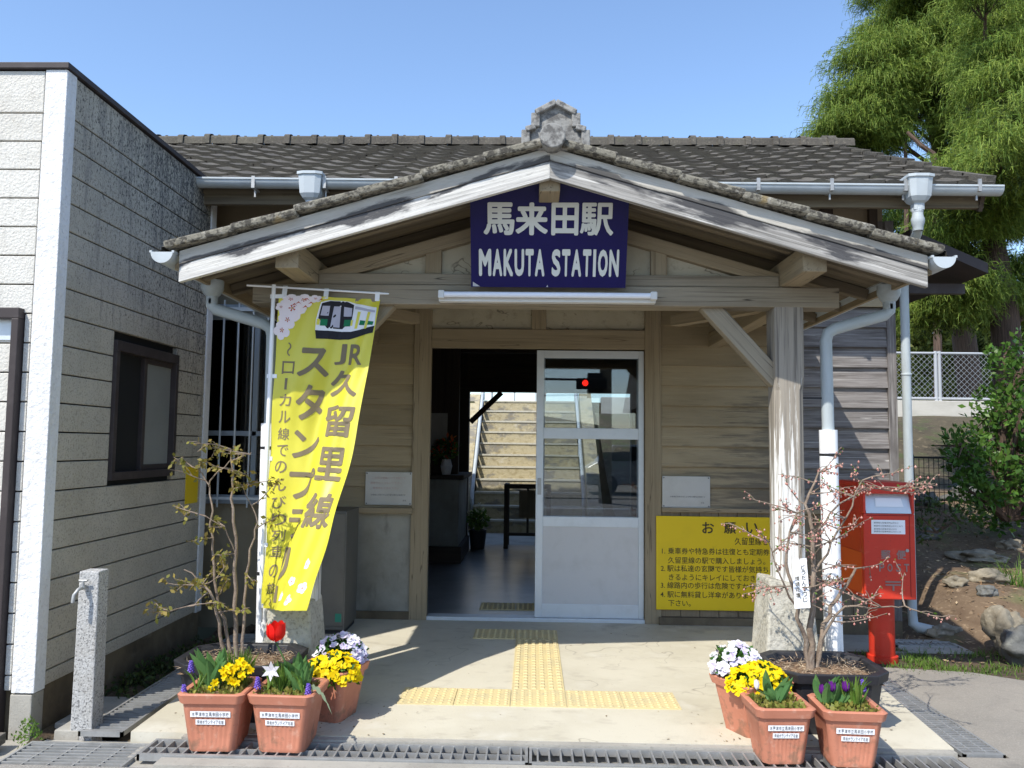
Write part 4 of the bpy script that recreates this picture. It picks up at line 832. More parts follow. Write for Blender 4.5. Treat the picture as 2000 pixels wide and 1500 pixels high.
part("slot", MB().box(MX0+0.03, MX1-0.03, fy+0.044, fy+0.052, 1.088, 1.115), m_black, ML)
lb = MB().add([(MX0+0.09, fy+0.031, 1.055), (MX1-0.075, fy+0.031, 1.055), (MX1-0.065, fy+0.012, 1.0), (MX0+0.085, fy+0.012, 1.0)], [(0, 3, 2, 1)]).box(MX0+0.05, MX1-0.065, fy-0.003, fy+0.001, 0.825, 0.915)
lab = part("label_plate", lb, m_paper, ML)
tx = MB()
for i, (zz, n) in enumerate(((0.892, 12), (0.872, 14), (0.852, 11), (0.836, 13))):
    write(tx, "郵便物の取集時刻は次のとおりです"[:n], lambda a, b: Vector((MX0+0.065+a*0.0135, fy-0.0045, zz+b*0.0125)))
part("label_lettering", tx, m_inkgrey, lab)
tx = MB(); 
for ch, xx in (("郵", 2.275), ("便", 2.375)): bold(tx, ch, lambda a, b, k: Vector((xx+a*0.062, fy-0.002-.0001*k, 0.662+b*0.060)), 0.03)
for ch, xx in zip("POST", (2.262, 2.315, 2.370, 2.422)): bold(tx, ch, lambda a, b, k: Vector((xx+a*0.034, fy-0.002-.0001*k, 0.583+b*0.052)), 0.04)
tx.box(2.30, 2.40, fy-0.004, fy-0.001, 0.513, 0.523).box(2.30, 2.40, fy-0.004, fy-0.001, 0.494, 0.504).box(2.345, 2.357, fy-0.004, fy-0.001, 0.462, 0.494)
part("lettering", tx, M("dull_grey_paint", (0.27, 0.17, 0.15), 0.6), ML)
part("lock", MB().tube([(MX1-0.055, fy-0.006, 0.72), (MX1-0.055, fy+0.002, 0.72)], 0.011, 14), m_steel, ML)
part("seam", MB().box(MX1-0.038, MX1-0.034, fy-0.0015, fy+0.001, MZ0+0.02, 0.955).box(MX0+0.02, MX1-0.02, fy-0.0015, fy+0.001, 0.942, 0.947), M("dark_red", (0.22, 0.012, 0.008), 0.6), ML)

# ---------------------------------------------------------------- the banner
FB = thing("nobori_banner", "tall yellow banner with a train picture on a white pole by the porch", "banner", (-1.5, -1.95, 0.3))
pole_t, pole_b = at(535, 556, -1.98), at(508, 1215, -1.93)
part("pole", MB().tube([pole_b, pole_b.lerp(pole_t, 0.55), pole_t], [0.013, 0.0125, 0.0115], 12), m_paper, FB, smooth=60)
arm0, arm1 = at(482, 557, -1.99), at(760, 574, -1.90)
part("crossbar", MB().tube([arm0, arm1], 0.006, 8), m_paper, FB, smooth=60)
Lk = [(0.0, at(545, 577, -1.985)), (0.25, at(536, 728, -1.965)), (0.55, at(526, 910, -1.95)), (0.8, at(518, 1070, -1.95)), (1.0, at(511, 1188, -1.96))]
Rk = [(0.0, at(743, 584, -1.905)), (0.2, at(722, 702, -1.985)), (0.52, at(684, 900, -2.13)), (0.78, at(640, 1060, -2.36)), (1.0, at(591, 1194, -2.52))]
def along(K, v):
    n = len(K)
    for i in range(n-1):
        if v <= K[i+1][0] or i == n-2:
            t = (v-K[i][0])/(K[i+1][0]-K[i][0]); a = K[max(0, i-1)][1]; b = K[i][1]; c = K[i+1][1]; d = K[min(n-1, i+2)][1]
            return 0.5*((2*b)+(c-a)*t+(2*a-5*b+4*c-d)*t*t+(3*b-a-3*c+d)*t*t*t)
def flag(u, v, off=0.0):
    L_ = along(Lk, v); R_ = along(Rk, v); d = (R_-L_); p = L_ + d*u
    nn = Vector((d.y, -d.x, 0)).normalized()     # towards the front
    amp = 0.25+0.75*v
    w_ = 0.040*amp*sin(pi*u)*sin(7.5*u+5.0*v-1.0) + 0.018*amp*sin(13*u+11*v)*min(1, 3*u) + 0.006*sin(31*u+19*v+2*sin(6*v))*min(1, 3*u) - 0.05*sin(pi*u)*sin(pi*min(1, v*1.05))*0.8 + 0.006*sin(22*v+6*u)
    return p + nn*(w_+off)
m_flag = leafM("yellow_cloth", (0.84, 0.77, 0.06), (0.84, 0.77, 0.06), 0.30, 0.0, 0.42); m_flag.node_tree.nodes["Principled BSDF"].inputs["Specular IOR Level"].default_value = 0.8
cl = part("cloth", MB().grid(lambda u, v: flag(u, v), 40, 90), m_flag, FB, smooth=80)
def pf(off): return lambda x, y: flag(x, y, off)
def poly(mb, pts, off, sub=1):
    """polygon in flag coordinates, cut finely enough to follow the cloth"""
    import bmesh
    bm = bmesh.new(); f = bm.faces.new([bm.verts.new((p[0], p[1], 0)) for p in pts]); bmesh.ops.triangulate(bm, faces=[f])
    for _ in range(5):
        es = [e for e in bm.edges if (Vector(((e.verts[0].co.x-e.verts[1].co.x), (e.verts[0].co.y-e.verts[1].co.y)*3, 0))).length > 0.05]
        if not es: break
        bmesh.ops.subdivide_edges(bm, edges=es, cuts=1); bmesh.ops.triangulate(bm, faces=[q for q in bm.faces if len(q.verts) > 3])
    bm.verts.index_update(); mb.add([flag(v.co.x, v.co.y, off) for v in bm.verts], [tuple(v.index for v in q.verts) for q in bm.faces]); bm.free()
m_fink = leafM("brown_print", (0.26, 0.21, 0.135), (0.26, 0.21, 0.135), 0.25, 0.0, 0.8)
def ftext(mb, ch, u0, u1, v0, v1, off=0.0022, heavy=0.02, rot=False):
    if rot: f2 = lambda a, b, k: flag(u0+(u1-u0)*b, v0+(v1-v0)*a, off+.0001*k)
    else: f2 = lambda a, b, k: flag(u0+(u1-u0)*a, v1-(v1-v0)*b, off+.0001*k)
    if heavy > .02: bold(mb, ch, f2, heavy, sub=2)
    else: write(mb, ch, lambda a, b: f2(a, b, 0), heavy*.5, fit=True, sub=2)
ft = MB()
for ch, u0, u1, v0, v1 in (("J", 0.61, 0.735, 0.162, 0.222), ("R", 0.77, 0.92, 0.162, 0.222), ("久", 0.59, 0.92, 0.240, 0.325), ("留", 0.57, 0.94, 0.350, 0.447), ("里", 0.56, 0.92, 0.478, 0.583), ("線", 0.53, 0.95, 0.62, 0.735)):
    ftext(ft, ch, u0, u1, v0, v1, heavy=0.030)
for ch, u0, u1, v0, v1, r in (("ス", 0.24, 0.56, 0.175, 0.262, 0), ("タ", 0.25, 0.53, 0.288, 0.400, 0), ("ン", 0.24, 0.52, 0.430, 0.520, 0), ("プ", 0.23, 0.56, 0.548, 0.645, 0), ("ラ", 0.23, 0.50, 0.675, 0.770, 0), ("リ", 0.26, 0.48, 0.795, 0.890, 0), ("ー", 0.34, 0.39, 0.905, 0.965, 1)):
    ftext(ft, ch, u0, u1, v0, v1, heavy=0.034, rot=bool(r))
v = 0.163
for ch in "〜ローカル線でのんびり列車の旅〜":
    hgt = 0.038
    if ch in "ー〜": ftext(ft, ch, 0.115, 0.145 if ch == "ー" else 0.155, v, v+hgt, heavy=0.012, rot=True)
    else: ftext(ft, ch, 0.075, 0.205, v, v+hgt, heavy=0.014)
    v += 0.0525
part("banner_lettering", ft, m_fink, cl)
# printed train
m_fw = M("white_print", (0.80, 0.80, 0.82), 0.8); m_fk = M("black_print", (0.018, 0.018, 0.024), 0.8); m_fg = M("green_print", (0.01, 0.17, 0.075), 0.8)
m_fgr = M("grey_print", (0.45, 0.44, 0.52), 0.8); m_fyl = M("light_yellow_print", (0.72, 0.66, 0.10), 0.8); m_frd = M("red_print", (0.42, 0.06, 0.02), 0.8); m_fpk = M("blossom_print", (0.78, 0.70, 0.72), 0.8)
def tv(y): return y                               # fractions of the flag height
tr = MB(); poly(tr, [(0.385, 0.128), (0.385, 0.092), (0.42, 0.030), (0.50, 0.018), (0.70, 0.020), (0.76, 0.028), (0.98, 0.046), (0.99, 0.112), (0.76, 0.128)], 0.0020)
part("train_picture", tr, m_fw, cl)
tr = MB(); poly(tr, [(0.405, 0.090), (0.43, 0.034), (0.51, 0.021), (0.68, 0.022), (0.745, 0.034), (0.745, 0.090), (0.66, 0.092), (0.655, 0.120), (0.505, 0.120), (0.50, 0.092)], 0.0026)
poly(tr, [(0.385, 0.126), (0.75, 0.128), (0.99, 0.110), (0.985, 0.130), (0.88, 0.138), (0.74, 0.150), (0.40, 0.150)], 0.0026); part("train_picture", tr, m_fk, cl)
tr = MB()
for q in ([(0.425, 0.080), (0.44, 0.045), (0.51, 0.043), (0.505, 0.080)], [(0.535, 0.116), (0.55, 0.045), (0.62, 0.045), (0.625, 0.116)], [(0.655, 0.080), (0.65, 0.045), (0.73, 0.048), (0.735, 0.080)]): poly(tr, q, 0.0032)
poly(tr, [(0.76, 0.040), (0.97, 0.058), (0.97, 0.066), (0.76, 0.052)], 0.0032)
part("train_picture", tr, m_fgr, cl)
tr = MB()
for q in ([(0.43, 0.091), (0.50, 0.091), (0.50, 0.112), (0.425, 0.112)], [(0.665, 0.091), (0.735, 0.091), (0.735, 0.112), (0.665, 0.112)], [(0.83, 0.092), (0.885, 0.094), (0.88, 0.108), (0.825, 0.107)], [(0.915, 0.095), (0.975, 0.097), (0.97, 0.108), (0.91, 0.107)]): poly(tr, q, 0.0034)
part("train_picture", tr, m_fg, cl)
tr = MB()
for u in (0.795, 0.895): poly(tr, [(u, 0.062), (u+0.03, 0.064), (u+0.015, 0.118), (u-0.012, 0.119)], 0.0034)
for q in ([(0.395, 0.092), (0.425, 0.092), (0.42, 0.110), (0.392, 0.110)], [(0.737, 0.092), (0.757, 0.092), (0.757, 0.110), (0.737, 0.110)]): poly(tr, q, 0.0034)
part("train_picture", tr, m_fyl, cl)
bl = MB(); bc_ = MB()
def blossom(u, v, r):
    for k in range(5):
        a = 2*pi*k/5+u*9; cx, cy = u+r*0.62*cos(a), v+r*0.62*sin(a)*0.33
        poly(bl, [(cx+r*0.55*cos(q), cy+r*0.55*sin(q)*0.33) for q in [a+2*pi*j/8 for j in range(8)]], 0.0016+0.0002*k)
    for k in range(5):
        a = 2*pi*k/5+u*9+0.6; poly(bc_, [(u, v), (u+r*0.3*cos(a-.25), v+r*0.3*sin(a-.25)*.33), (u+r*0.3*cos(a+.25), v+r*0.3*sin(a+.25)*.33)], 0.0030)
for u, v, r in ((0.12, 0.020, 0.10), (0.25, 0.022, 0.11), (0.14, 0.058, 0.15), (0.10, 0.098, 0.10), (0.05, 0.13, 0.09), (0.36, 0.008, 0.07), (0.03, 0.055, 0.06), (0.50, 0.94, 0.06), (0.70, 0.95, 0.07), (0.84, 0.91, 0.06), (0.80, 0.84, 0.05), (0.62, 0.89, 0.045)): blossom(u, max(0.012, v), r*.82)
part("blossom_print", bl, m_fpk, cl); 
for u, v in ((0.20, 0.030), (0.16, 0.038), (0.32, 0.028), (0.27, 0.045), (0.28, 0.012), (0.42, 0.012)):
    poly(bc_, [(u-0.03, v+0.012), (u, v), (u+0.03, v+0.014), (u+0.005, v+0.006)], 0.0034)
part("blossom_print", bc_, m_frd, cl)
lp = MB()
for u in (0.05, 0.46, 0.97):
    a = flag(u, 0.012, 0.001); t = (a - arm0).dot((arm1-arm0).normalized()); b = arm0 + (arm1-arm0).normalized()*t
    lp.beam(a, b + (b-a)*0.15, 0.026, 0.006, up=(0, 1, 0))
for v in (0.005, 0.262, 0.525, 0.79, 0.985):
    a = flag(0.02, v, 0.001); b = pole_b.lerp(pole_t, max(0, min(1, (a.z-pole_b.z)/(pole_t.z-pole_b.z)))); e = (b-a).normalized()
    lp.beam(a + (a-b)*0.1, b+e*0.018, 0.022, 0.006, up=(0, 1, 0))
split("loop", lp, m_paper, FB)

# ---------------------------------------------------------------- leaf helpers
def basis(d):
    d = d/np.linalg.norm(d, axis=1, keepdims=True); r = RNG.normal(size=d.shape); a = np.cross(d, r); a /= np.linalg.norm(a, axis=1, keepdims=True)+1e-9
    return d, a, np.cross(d, a)
def quads(P, D, A, L, Wd):
    """a pointed leaf (kite) from P along D, half width along A: returns (4n,3)"""
    L = np.asarray(L)[:, None]; Wd = np.asarray(Wd)[:, None]
    return np.stack([P, P+D*L*0.5+A*Wd, P+D*L, P+D*L*0.5-A*Wd], 1).reshape(-1, 3)
def qfaces(n): return np.arange(4*n, dtype=np.int32).reshape(-1, 4)

def leafcloud(clumps, n_per, size, rg, flat=0.3, wf=0.26):
    Vs = []
    for (x, y, z, r) in clumps:
        n = int(n_per*(r/0.4)**2); d = rg.normal(size=(n, 3)); d /= np.linalg.norm(d, axis=1, keepdims=True)
        rad = r*rg.uniform(0.45, 1.08, n)[:, None]*np.array([1, 1, 0.85]); P = np.array([x, y, z]) + d*rad + rg.normal(size=(n, 3))*0.05*r
        D = d*0.6 + rg.normal(size=(n, 3))*0.6 + np.array([0, 0, flat]); D, A, _ = basis(D)
        L = rg.uniform(0.6, 1.25, n)*size; Vs.append(quads(P, D, A, L, L*wf))
    return np.concatenate(Vs, 0)
def conifer(name, label, trunk, clumps, limbs, mats, r0, seed, dens=1.0, bare=(), tw=1.0):
    rg = np.random.default_rng(seed); t = thing(name, label, "tree", tuple(trunk[0]), "tall weeping conifers behind the station")
    tb = MB(); n = len(trunk); tb.tube(trunk, [r0*(1-0.75*i/(n-1)) for i in range(n)], 18)
    tb.tube([Vector(trunk[0])-Vector((0, 0, .15)), Vector(trunk[0])+Vector((0, 0, .2))], [r0*1.35, r0*1.02], 18)
    part("trunk", tb, m_bark, t, smooth=60)
    lb = MB(); inner = []
    Vs = []
    tr = [Vector(p) for p in trunk]
    for (cx, cy, cz, rad) in clumps:
        c = Vector((cx, cy, cz)); zt = max(tr[0].z+0.8, min(tr[-1].z-.2, c.z - 0.25*(c.xy-tr[0].xy).length))
        for a, b in zip(tr[:-1], tr[1:]):
            if a.z <= zt <= b.z: o = a.lerp(b, (zt-a.z)/(b.z-a.z)); break
        else: o = tr[-1]
        mid = o.lerp(c, 0.5) + Vector((rg.normal()*.12, rg.normal()*.12, 0.12)); lb.tube([o, mid, c], [0.045, 0.03, 0.012], 6)
        ns = 5
        for k in range(ns):
            a = rg.uniform(0, 2*pi); e = c + Vector((cos(a), sin(a), rg.uniform(-.2, .35)))*rad*0.85; lb.tube([c.lerp(o, .2), e], [0.012, 0.004], 5)
        # hanging threads, gathered in sub-tufts
        nt = int(105*dens)
        for k in range(int(17*dens*(rad/0.5)**1.5)):
            a = rg.uniform(0, 2*pi); rr = rad*sqrt(rg.uniform(0.02, 1)); h = rg.uniform(-0.45, 0.6)*rad*(1-0.5*rr/rad)
            tc = np.array([cx+rr*cos(a), cy+rr*sin(a), cz+h]); m = nt
            P = tc + rg.normal(size=(m, 3))*np.array([.14, .14, .07])*tw
            out = P - np.array([cx, cy, cz-0.5*rad]); out /= np.linalg.norm(out, axis=1, keepdims=True)
            out = out*0.8 + rg.normal(size=(m, 3))*0.28; out[:, 2] = np.abs(out[:, 2])*0.25
            L = rg.uniform(0.08, 0.30, m)*tw
            prev = P; side = np.cross(out, [0, 0, 1.0]) + rg.normal(size=(m, 3))*0.5; side /= np.linalg.norm(side, axis=1, keepdims=True)
            for s in range(2):
                d = out*(1.0-0.6*s) + np.array([0, 0, -0.2-0.8*s]); d /= np.linalg.norm(d, axis=1, keepdims=True)
                q = prev + d*(L/2)[:, None]; w0 = 0.0055*tw*(1-0.3*s); w1 = 0.0055*tw*(0.7-0.5*s)
                Vs.append(np.stack([prev-side*w0, prev+side*w0, q+side*w1, q-side*w1], 1))
                for _ in range(2):
                    sd2 = side*rg.choice([-1, 1], m)[:, None]*rg.uniform(.4, 1.2, (m, 1)) + d*0.8 + rg.normal(size=(m, 3))*.35 + np.array([0, 0, -.3]); sd2 /= np.linalg.norm(sd2, axis=1, keepdims=True)
                    p2 = prev + (q-prev)*rg.uniform(0, 1, (m, 1)); q2 = p2 + sd2*rg.uniform(.03, .09, (m, 1))*tw; wv = np.cross(sd2, rg.normal(size=(m, 3))); wv /= np.linalg.norm(wv, axis=1, keepdims=True)
                    Vs.append(np.stack([p2-wv*.0045*tw, p2+wv*.0045*tw, q2+wv*.002*tw, q2-wv*.002*tw], 1))
                prev = q
        inner.append((cx+rg.normal()*.1, cy+.25*rad, cz-.12*rad, rad*.72))
    for pl, rr in bare: lb.tube(pl, [rr*(1-0.6*i/(len(pl)-1)) for i in range(len(pl))], 7)
    part("limbs", lb, m_bark, t)
    V = leafcloud(inner, 1300, 0.085*tw, rg, -0.2, 0.09); part("inner_foliage", npmesh("inner_foliage", V, qfaces(len(V)//4), m_conshade), None, t)
    V = np.concatenate(Vs, 0).reshape(-1, 3); part("crown", npmesh("crown", V, qfaces(len(V)//4), mats), None, t)
    return t
m_conshade = leafM("crown_shade_leaf", (0.03, 0.052, 0.014), (0.075, 0.105, 0.022), 0.15, 0.3, 0.7)  # shade inside the crowns, put into a darker leaf colour
m_con1 = leafM("yellow_green_threads", (0.11, 0.19, 0.03), (0.25, 0.31, 0.05), 0.30, 0.35, 0.6)
m_con2 = leafM("green_threads", (0.10, 0.18, 0.03), (0.24, 0.30, 0.05), 0.30, 0.35, 0.6)
def cl_at(lst, Y, r, seed):
    rg = random.Random(seed); out = []
    for x, y in lst:
        p = at(x, y, Y+rg.uniform(-.9, .9)); out.append((p.x, p.y, p.z-0.05, r*rg.uniform(.8, 1.25)))
    return out
tA = at(1975, 870, 4.0)
clA = cl_at([(1960, 150), (1990, 230), (1955, 300), (1985, 90)], 3.3, 0.40, 9) + cl_at([(1905, 320), (1850, 345), (1965, 330), (1935, 365), (1895, 385), (1995, 300), (1960, 40), (1925, 120), (1985, 180), (2010, 80), (1945, 215), (1970, 262), (1925, -20), (1990, -10), (2040, 170), (1990, 400), (1930, 425), (1880, 450), (1825, 500), (1860, 545), (1925, 520), (1985, 520), (1810, 575), (1850, 595), (1900, 585), (1960, 575), (2010, 610), (2050, 420), (2090, 250), (2060, 120), (1990, 240), (2100, 560)], 4.2, 0.40, 3)
trA = [(tA.x, 4.0, 0.4), (tA.x+.02, 4.0, 1.6), (tA.x-.02, 4.02, 3.2), (tA.x-0.04, 4.2, 4.2), (tA.x-.02, 4.5, 5.2), (tA.x+.05, 4.8, 6.2)]
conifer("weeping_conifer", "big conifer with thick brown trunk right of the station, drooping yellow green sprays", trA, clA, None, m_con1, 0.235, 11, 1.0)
YB_ = 11.5
tB = at(1885, 420, YB_)
lB = [(1775, 25), (1745, 70), (1830, 15), (1880, 60), (1930, 20), (1985, 40), (1800, 90), (1775, 140), (1725, 160), (1690, 195), (1735, 215), (1760, 185), (1810, 160), (1860, 140), (1925, 110), (1980, 130), (1665, 245), (1700, 270), (1950, 190), (1890, 195), (2040, 60), (2060, 180), (1900, -60), (1990, -70), (1810, -50), (2080, -40), (1750, -20), (1990, 260), (1935, 70), (1915, 150), (1945, 230), (1930, -10), (1880, 20), (1840, 60), (1720, 110), (1900, 240), (1770, 420), (1850, 430), (1900, 380), (1960, 330), (1780, 500), (1860, 520), (1800, 590)]
clB = cl_at(lB, YB_, 0.60, 5)
trB = [(tB.x+0.35, 12, 1.8), (tB.x+0.15, 12, 4.0), (tB.x-.05, 12, 6.4), (tB.x-.2, 12, 8.0), (tB.x-0.5, 12.1, 9.6), (tB.x-.6, 12.2, 12), (tB.x-.6, 12.2, 15)]
bare = [([at(1832, 790, 10), at(1828, 360, 10), at(1822, 300, 10), at(1800, 285, 10), at(1772, 258, 10.1)], 0.085), ([at(1772, 790, 11), at(1770, 350, 11), at(1768, 290, 11), at(1760, 240, 11)], 0.06), ([Vector(trB[1]), at(1890, 400, 11.5), at(1910, 300, 11), at(1930, 220, 11), at(1960, 190, 11)], 0.08)]
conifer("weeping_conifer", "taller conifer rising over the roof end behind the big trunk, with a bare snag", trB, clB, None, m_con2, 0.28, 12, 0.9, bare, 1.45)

def bushy(name, label, cat, base, clumps, n_per, size, mat, seed, group=None, trunk_r=0.06):
    rg = np.random.default_rng(seed); t = thing(name, label, cat, tuple(base), group); tb = MB(); b = Vector(base)
    for (x, y, z, r) in clumps:
        c = Vector((x, y, z)); tb.tube([b, b.lerp(c, .5)+Vector((rg.normal()*.08, rg.normal()*.08, .1*r)), c], [trunk_r, trunk_r*.6, trunk_r*.2], 6)
        for k in range(4): e = c+Vector(rg.normal(size=3)*r*0.5); tb.tube([c, e], [trunk_r*.25, trunk_r*.08], 4)
    part("stems", tb, m_bark, t)
    V = leafcloud(clumps, n_per, size, rg); part("foliage", npmesh("foliage", V, qfaces(len(V)//4), mat), None, t); return t
m_bush = leafM("glossy_green_leaf", (0.045, 0.12, 0.02), (0.11, 0.20, 0.035), 0.3, 0.3, 0.35)
m_far1 = leafM("far_green_leaf", (0.09, 0.12, 0.025), (0.19, 0.20, 0.04), 0.35, 0.3)
m_far2 = leafM("far_dark_leaf", (0.035, 0.06, 0.02), (0.08, 0.11, 0.03), 0.3, 0.3)
m_grass = leafM("grass_blade", (0.075, 0.16, 0.02), (0.17, 0.26, 0.05), 0.35, 0.25)
def cl2(lst, seed, jit=.3):
    rg = random.Random(seed); out = []
    for x, y, Y, r in lst: p = at(x, y, Y+rg.uniform(-jit, jit)); out.append((p.x, p.y, p.z, r*rg.uniform(.9, 1.15)))
    return out
b0 = at(1965, 1010, 2.0)
bushy("evergreen_bush", "dense glossy evergreen bush in front of the conifer trunk at the right edge", "bush", b0, cl2([(1880, 870, 2, .2), (1960, 700, 2.1, .18), (1985, 730, 2, .22), (1955, 790, 2, .25), (1995, 800, 2, .32), (1930, 850, 2, .28), (1985, 880, 1.9, .35), (1895, 905, 2, .24), (1940, 930, 1.9, .3), (1995, 960, 1.8, .33), (1905, 965, 2, .24), (1950, 1000, 1.9, .26), (2060, 760, 2, .4), (2060, 900, 2, .45), (2080, 1000, 1.9, .35), (2010, 680, 2.1, .22)], 1), 620, 0.075, m_bush, 21)
lowc = cl2([(1800, 985, 1.3, .16), (1840, 1000, 1.2, .18), (1880, 1010, 1.3, .18), (1800, 1040, .9, .13)], 4, .1)
bushy("low_shrub", "low dark leafy shrub in the shade behind the mailbox", "shrub", at(1830, 1040, 1.2), lowc, 520, 0.05, m_far2, 22, trunk_r=0.012)
far = [("pale green tree beyond the chain link fence, left of the fence post", [(1790, 560, 19, 1.2), (1800, 660, 19, 1.1), (1770, 740, 18, .9), (1820, 720, 18, .8), (1740, 640, 19, 1.0)], m_far1),
       ("dark green tree beyond the chain link fence, right of the fence post", [(1880, 580, 21, 1.3), (1900, 680, 20, 1.1), (1870, 740, 19, .9), (1925, 730, 20, 1.0), (1960, 640, 21, 1.2)], m_far2),
       ("bright bushy tree low behind the chain link fence near the trunk", [(1900, 770, 16, .55), (1860, 780, 16, .5), (1930, 760, 16, .5), (1820, 785, 16, .45), (1790, 770, 16, .5)], m_far1)]
for i, (lb_, cs, mt) in enumerate(far):
    c0 = at(cs[0][0], 860, cs[0][2]); bushy("broadleaf_tree", lb_, "tree", (c0.x, c0.y, 1.0), cl2(cs, 30+i, .8), 700, 0.17, mt, 30+i, "broadleaf trees beyond the chain link fence", 0.09)
def blades(name_, pts, n, L, w, rg, lean=0.5, mat=None):
    Vs = []
    for (x, y, z) in pts:
        m = n; P = np.array([x, y, z]) + rg.normal(size=(m, 3))*np.array([.05, .05, .0])
        a = rg.uniform(0, 2*pi, m); out = np.stack([np.cos(a), np.sin(a), np.zeros(m)], 1); ln = rg.uniform(.5, 1.1, m)*L; k = rg.uniform(.1, 1, m)[:, None]*lean
        side = np.cross(out, [0, 0, 1.0]); prev = P
        for s in range(4):
            d = out*(k*(0.3+0.55*s)) + np.array([0, 0, 1.0-0.22*s]); d /= np.linalg.norm(d, axis=1, keepdims=True); q = prev + d*(ln/4)[:, None]
            w0 = w*(1-0.22*s); w1 = w*(1-0.22*(s+1))
            Vs.append(np.stack([prev-side*w0, prev+side*w0, q+side*w1, q-side*w1], 1)); prev = q
    return np.concatenate(Vs, 0).reshape(-1, 3)
rg = np.random.default_rng(41)
gp = [tuple(onz(x, y, mound(*onz(x, y, .25).xy))) for x, y in ((1960, 1180), (1985, 1175), (2005, 1190), (1945, 1190))]
V = blades("g", gp, 70, 0.42, 0.007, rg, 0.8)
single("grass_clump", npmesh("grass_clump", V, qfaces(len(V)//4), m_grass), None, "clump of long bright green blades above the boulders at the right edge", "grass clump")
# weeds and short grass on the verge
pts = []
while len(pts) < 620:
    x, y = rg.uniform(2.05, 5.5), rg.uniform(-1.45, -0.62)
    if mnoise.noise(Vector((x*2.2, y*4, 5))) > -0.02 and y > -1.06-0.28*(x-2.2) : pts.append((x, y, max(-0.045, mound(x, y) if x > 2.62 else -0.045)))
V = blades("g", pts, 7, 0.055, 0.0035, rg, 1.2)
o = part("grass", npmesh("grass", V, qfaces(len(V)//4), m_grass), None); tagit(o, kind='stuff', label="thin short grass along the edge of the pavement", cat="grass")
pts = [(rg.uniform(-2.42, -2.18), rg.uniform(-1.9, -0.3), -0.09) for _ in range(46)]
Vw = leafcloud([(x, y, z+.03, .035+.02*rg.random()) for x, y, z in pts], 1500, 0.035, rg)
o = part("weeds", npmesh("weeds", Vw, qfaces(len(Vw)//4), m_far2), None); tagit(o, kind='stuff', label="small dark weeds on the shaded soil strip by the annex", cat="weeds")
wv = leafcloud([(-2.395, -2.585, -0.035, .05), (-2.375, -2.575, 0.012, .035), (-2.35, -2.60, -.03, .045), (-2.405, -2.57, .0, .03)], 3800, 0.022, rg)
single("weed_tuft", npmesh("weed_tuft", wv, qfaces(len(wv)//4), m_grass), None, "bright green weed growing at the foot of the annex corner", "weed")

# ---------------------------------------------------------------- rocks of the garden edge
rk = [("flat pale slab of rock on the rockery, right of the mailbox", (1912, 1118), 0.22, (.23, .17, .06), m_rock), ("rounded yellowish stone on the garden slope", (1868, 1195), 0.04, (.085, .07, .06), m_rock),
      ("big brownish boulder at the right end of the garden edge", (1968, 1238), 0.10, (.125, .12, .17), m_rock), ("big grey boulder cut by the right picture edge", (1998, 1262), 0.08, (.13, .12, .15), m_rockdark),
      ("dark shaded rock below the low shrub, next to the mailbox", (1812, 1080), 0.14, (.17, .14, .10), m_rockdark), ("dark rock in shade under the evergreen bush", (1890, 1050), 0.30, (.24, .16, .11), m_rockdark),
      ("weathered log like stone along the garden edge", (1845, 1240), -0.01, (.12, .06, .05), m_rock), ("broad stone lying in the grass by the mailbox pedestal", (1745, 1283), -0.045, (.09, .05, .03), m_rock),
      ("small grey stone before the flat pale slab", (1940, 1155), 0.2, (.16, .11, .07), m_rock), ("dark stone in the shade low beside the downpipe foot", (1815, 1130), 0.05, (.14, .1, .08), m_rockdark), ("pale boulder at the foot of the evergreen bush", (1975, 1075), 0.38, (.10, .09, .07), m_rock), ("mossy edging stone by the corner of the grass strip", (1930, 1215), 0.03, (.07, .06, .05), m_rockdark)]
for i, (lab_, (px, py), z, r, mt) in enumerate(rk):
    p = onz(px, py, z); mz = max(mound(p.x, p.y) if p.x > 2.62 else -0.045, -0.045); single("garden_rock", MB().rock((p.x, p.y, max(mz, z-0.05)+r[2]*0.35), r, 4, i+1, 0.55), mt, lab_, "rock", "rocks of the garden edge", smooth=70)

rg = np.random.default_rng(44); n = 2600; X = rg.uniform(2.7, 5.2, n); Y = rg.uniform(-.9, 3.0, n)
P = np.stack([X, Y, np.array([max(mound(a, b), -.045)+.012 for a, b in zip(X, Y)])], 1); D = rg.normal(size=(n, 3))*np.array([1, 1, .3]); D, A, _ = basis(D); A[:, 2] *= .4; L = rg.uniform(.02, .06, n)
V = quads(P, D, A, L, L*rg.uniform(.06, .3, n)); o = part("leaf_litter", npmesh("leaf_litter", V, qfaces(n), leafM("dry_leaf", (.20, .12, .065), (.42, .32, .2), 0.1, .35, .9)), None); tagit(o, "dry leaves and twigs scattered over the garden earth", "leaf litter", kind='stuff')

# ---------------------------------------------------------------- fences, kerb wall, stairs
x0_, x1_ = 5.0, 13.0
single("kerb_wall", MB().box(1.3, 30, 8.90, 9.08, 1.80, 2.30, rnd=False), M("pale_concrete_wall", (0.55, 0.53, 0.48), 0.9, [((0.42, 0.40, 0.35), 2, (1, 1, 3), 0.45, 0.7, 0.6)], (30, 0.2)), "low pale concrete wall carrying the chain link fence", "wall", bevel=0.01)
CF = thing("chain_link_fence", "galvanised chain link fence on the low concrete wall by the platform", "fence", (7.6, 9.0, 2.3))
fm = MB(); fz0, fz1 = 2.36, 3.18; sp = 0.105; hgt = fz1-fz0
x = x0_-hgt
while x < x1_:
    for s in (1, -1):
        a, b = (x, x+hgt) if s > 0 else (x+hgt, x)
        fm.beam((a, 9.0+0.004*s, fz0), (b, 9.0+0.004*s, fz1), 0.0038, 0.0038)
    x += sp
part("mesh_panel", fm, m_net, CF)
pm = MB()
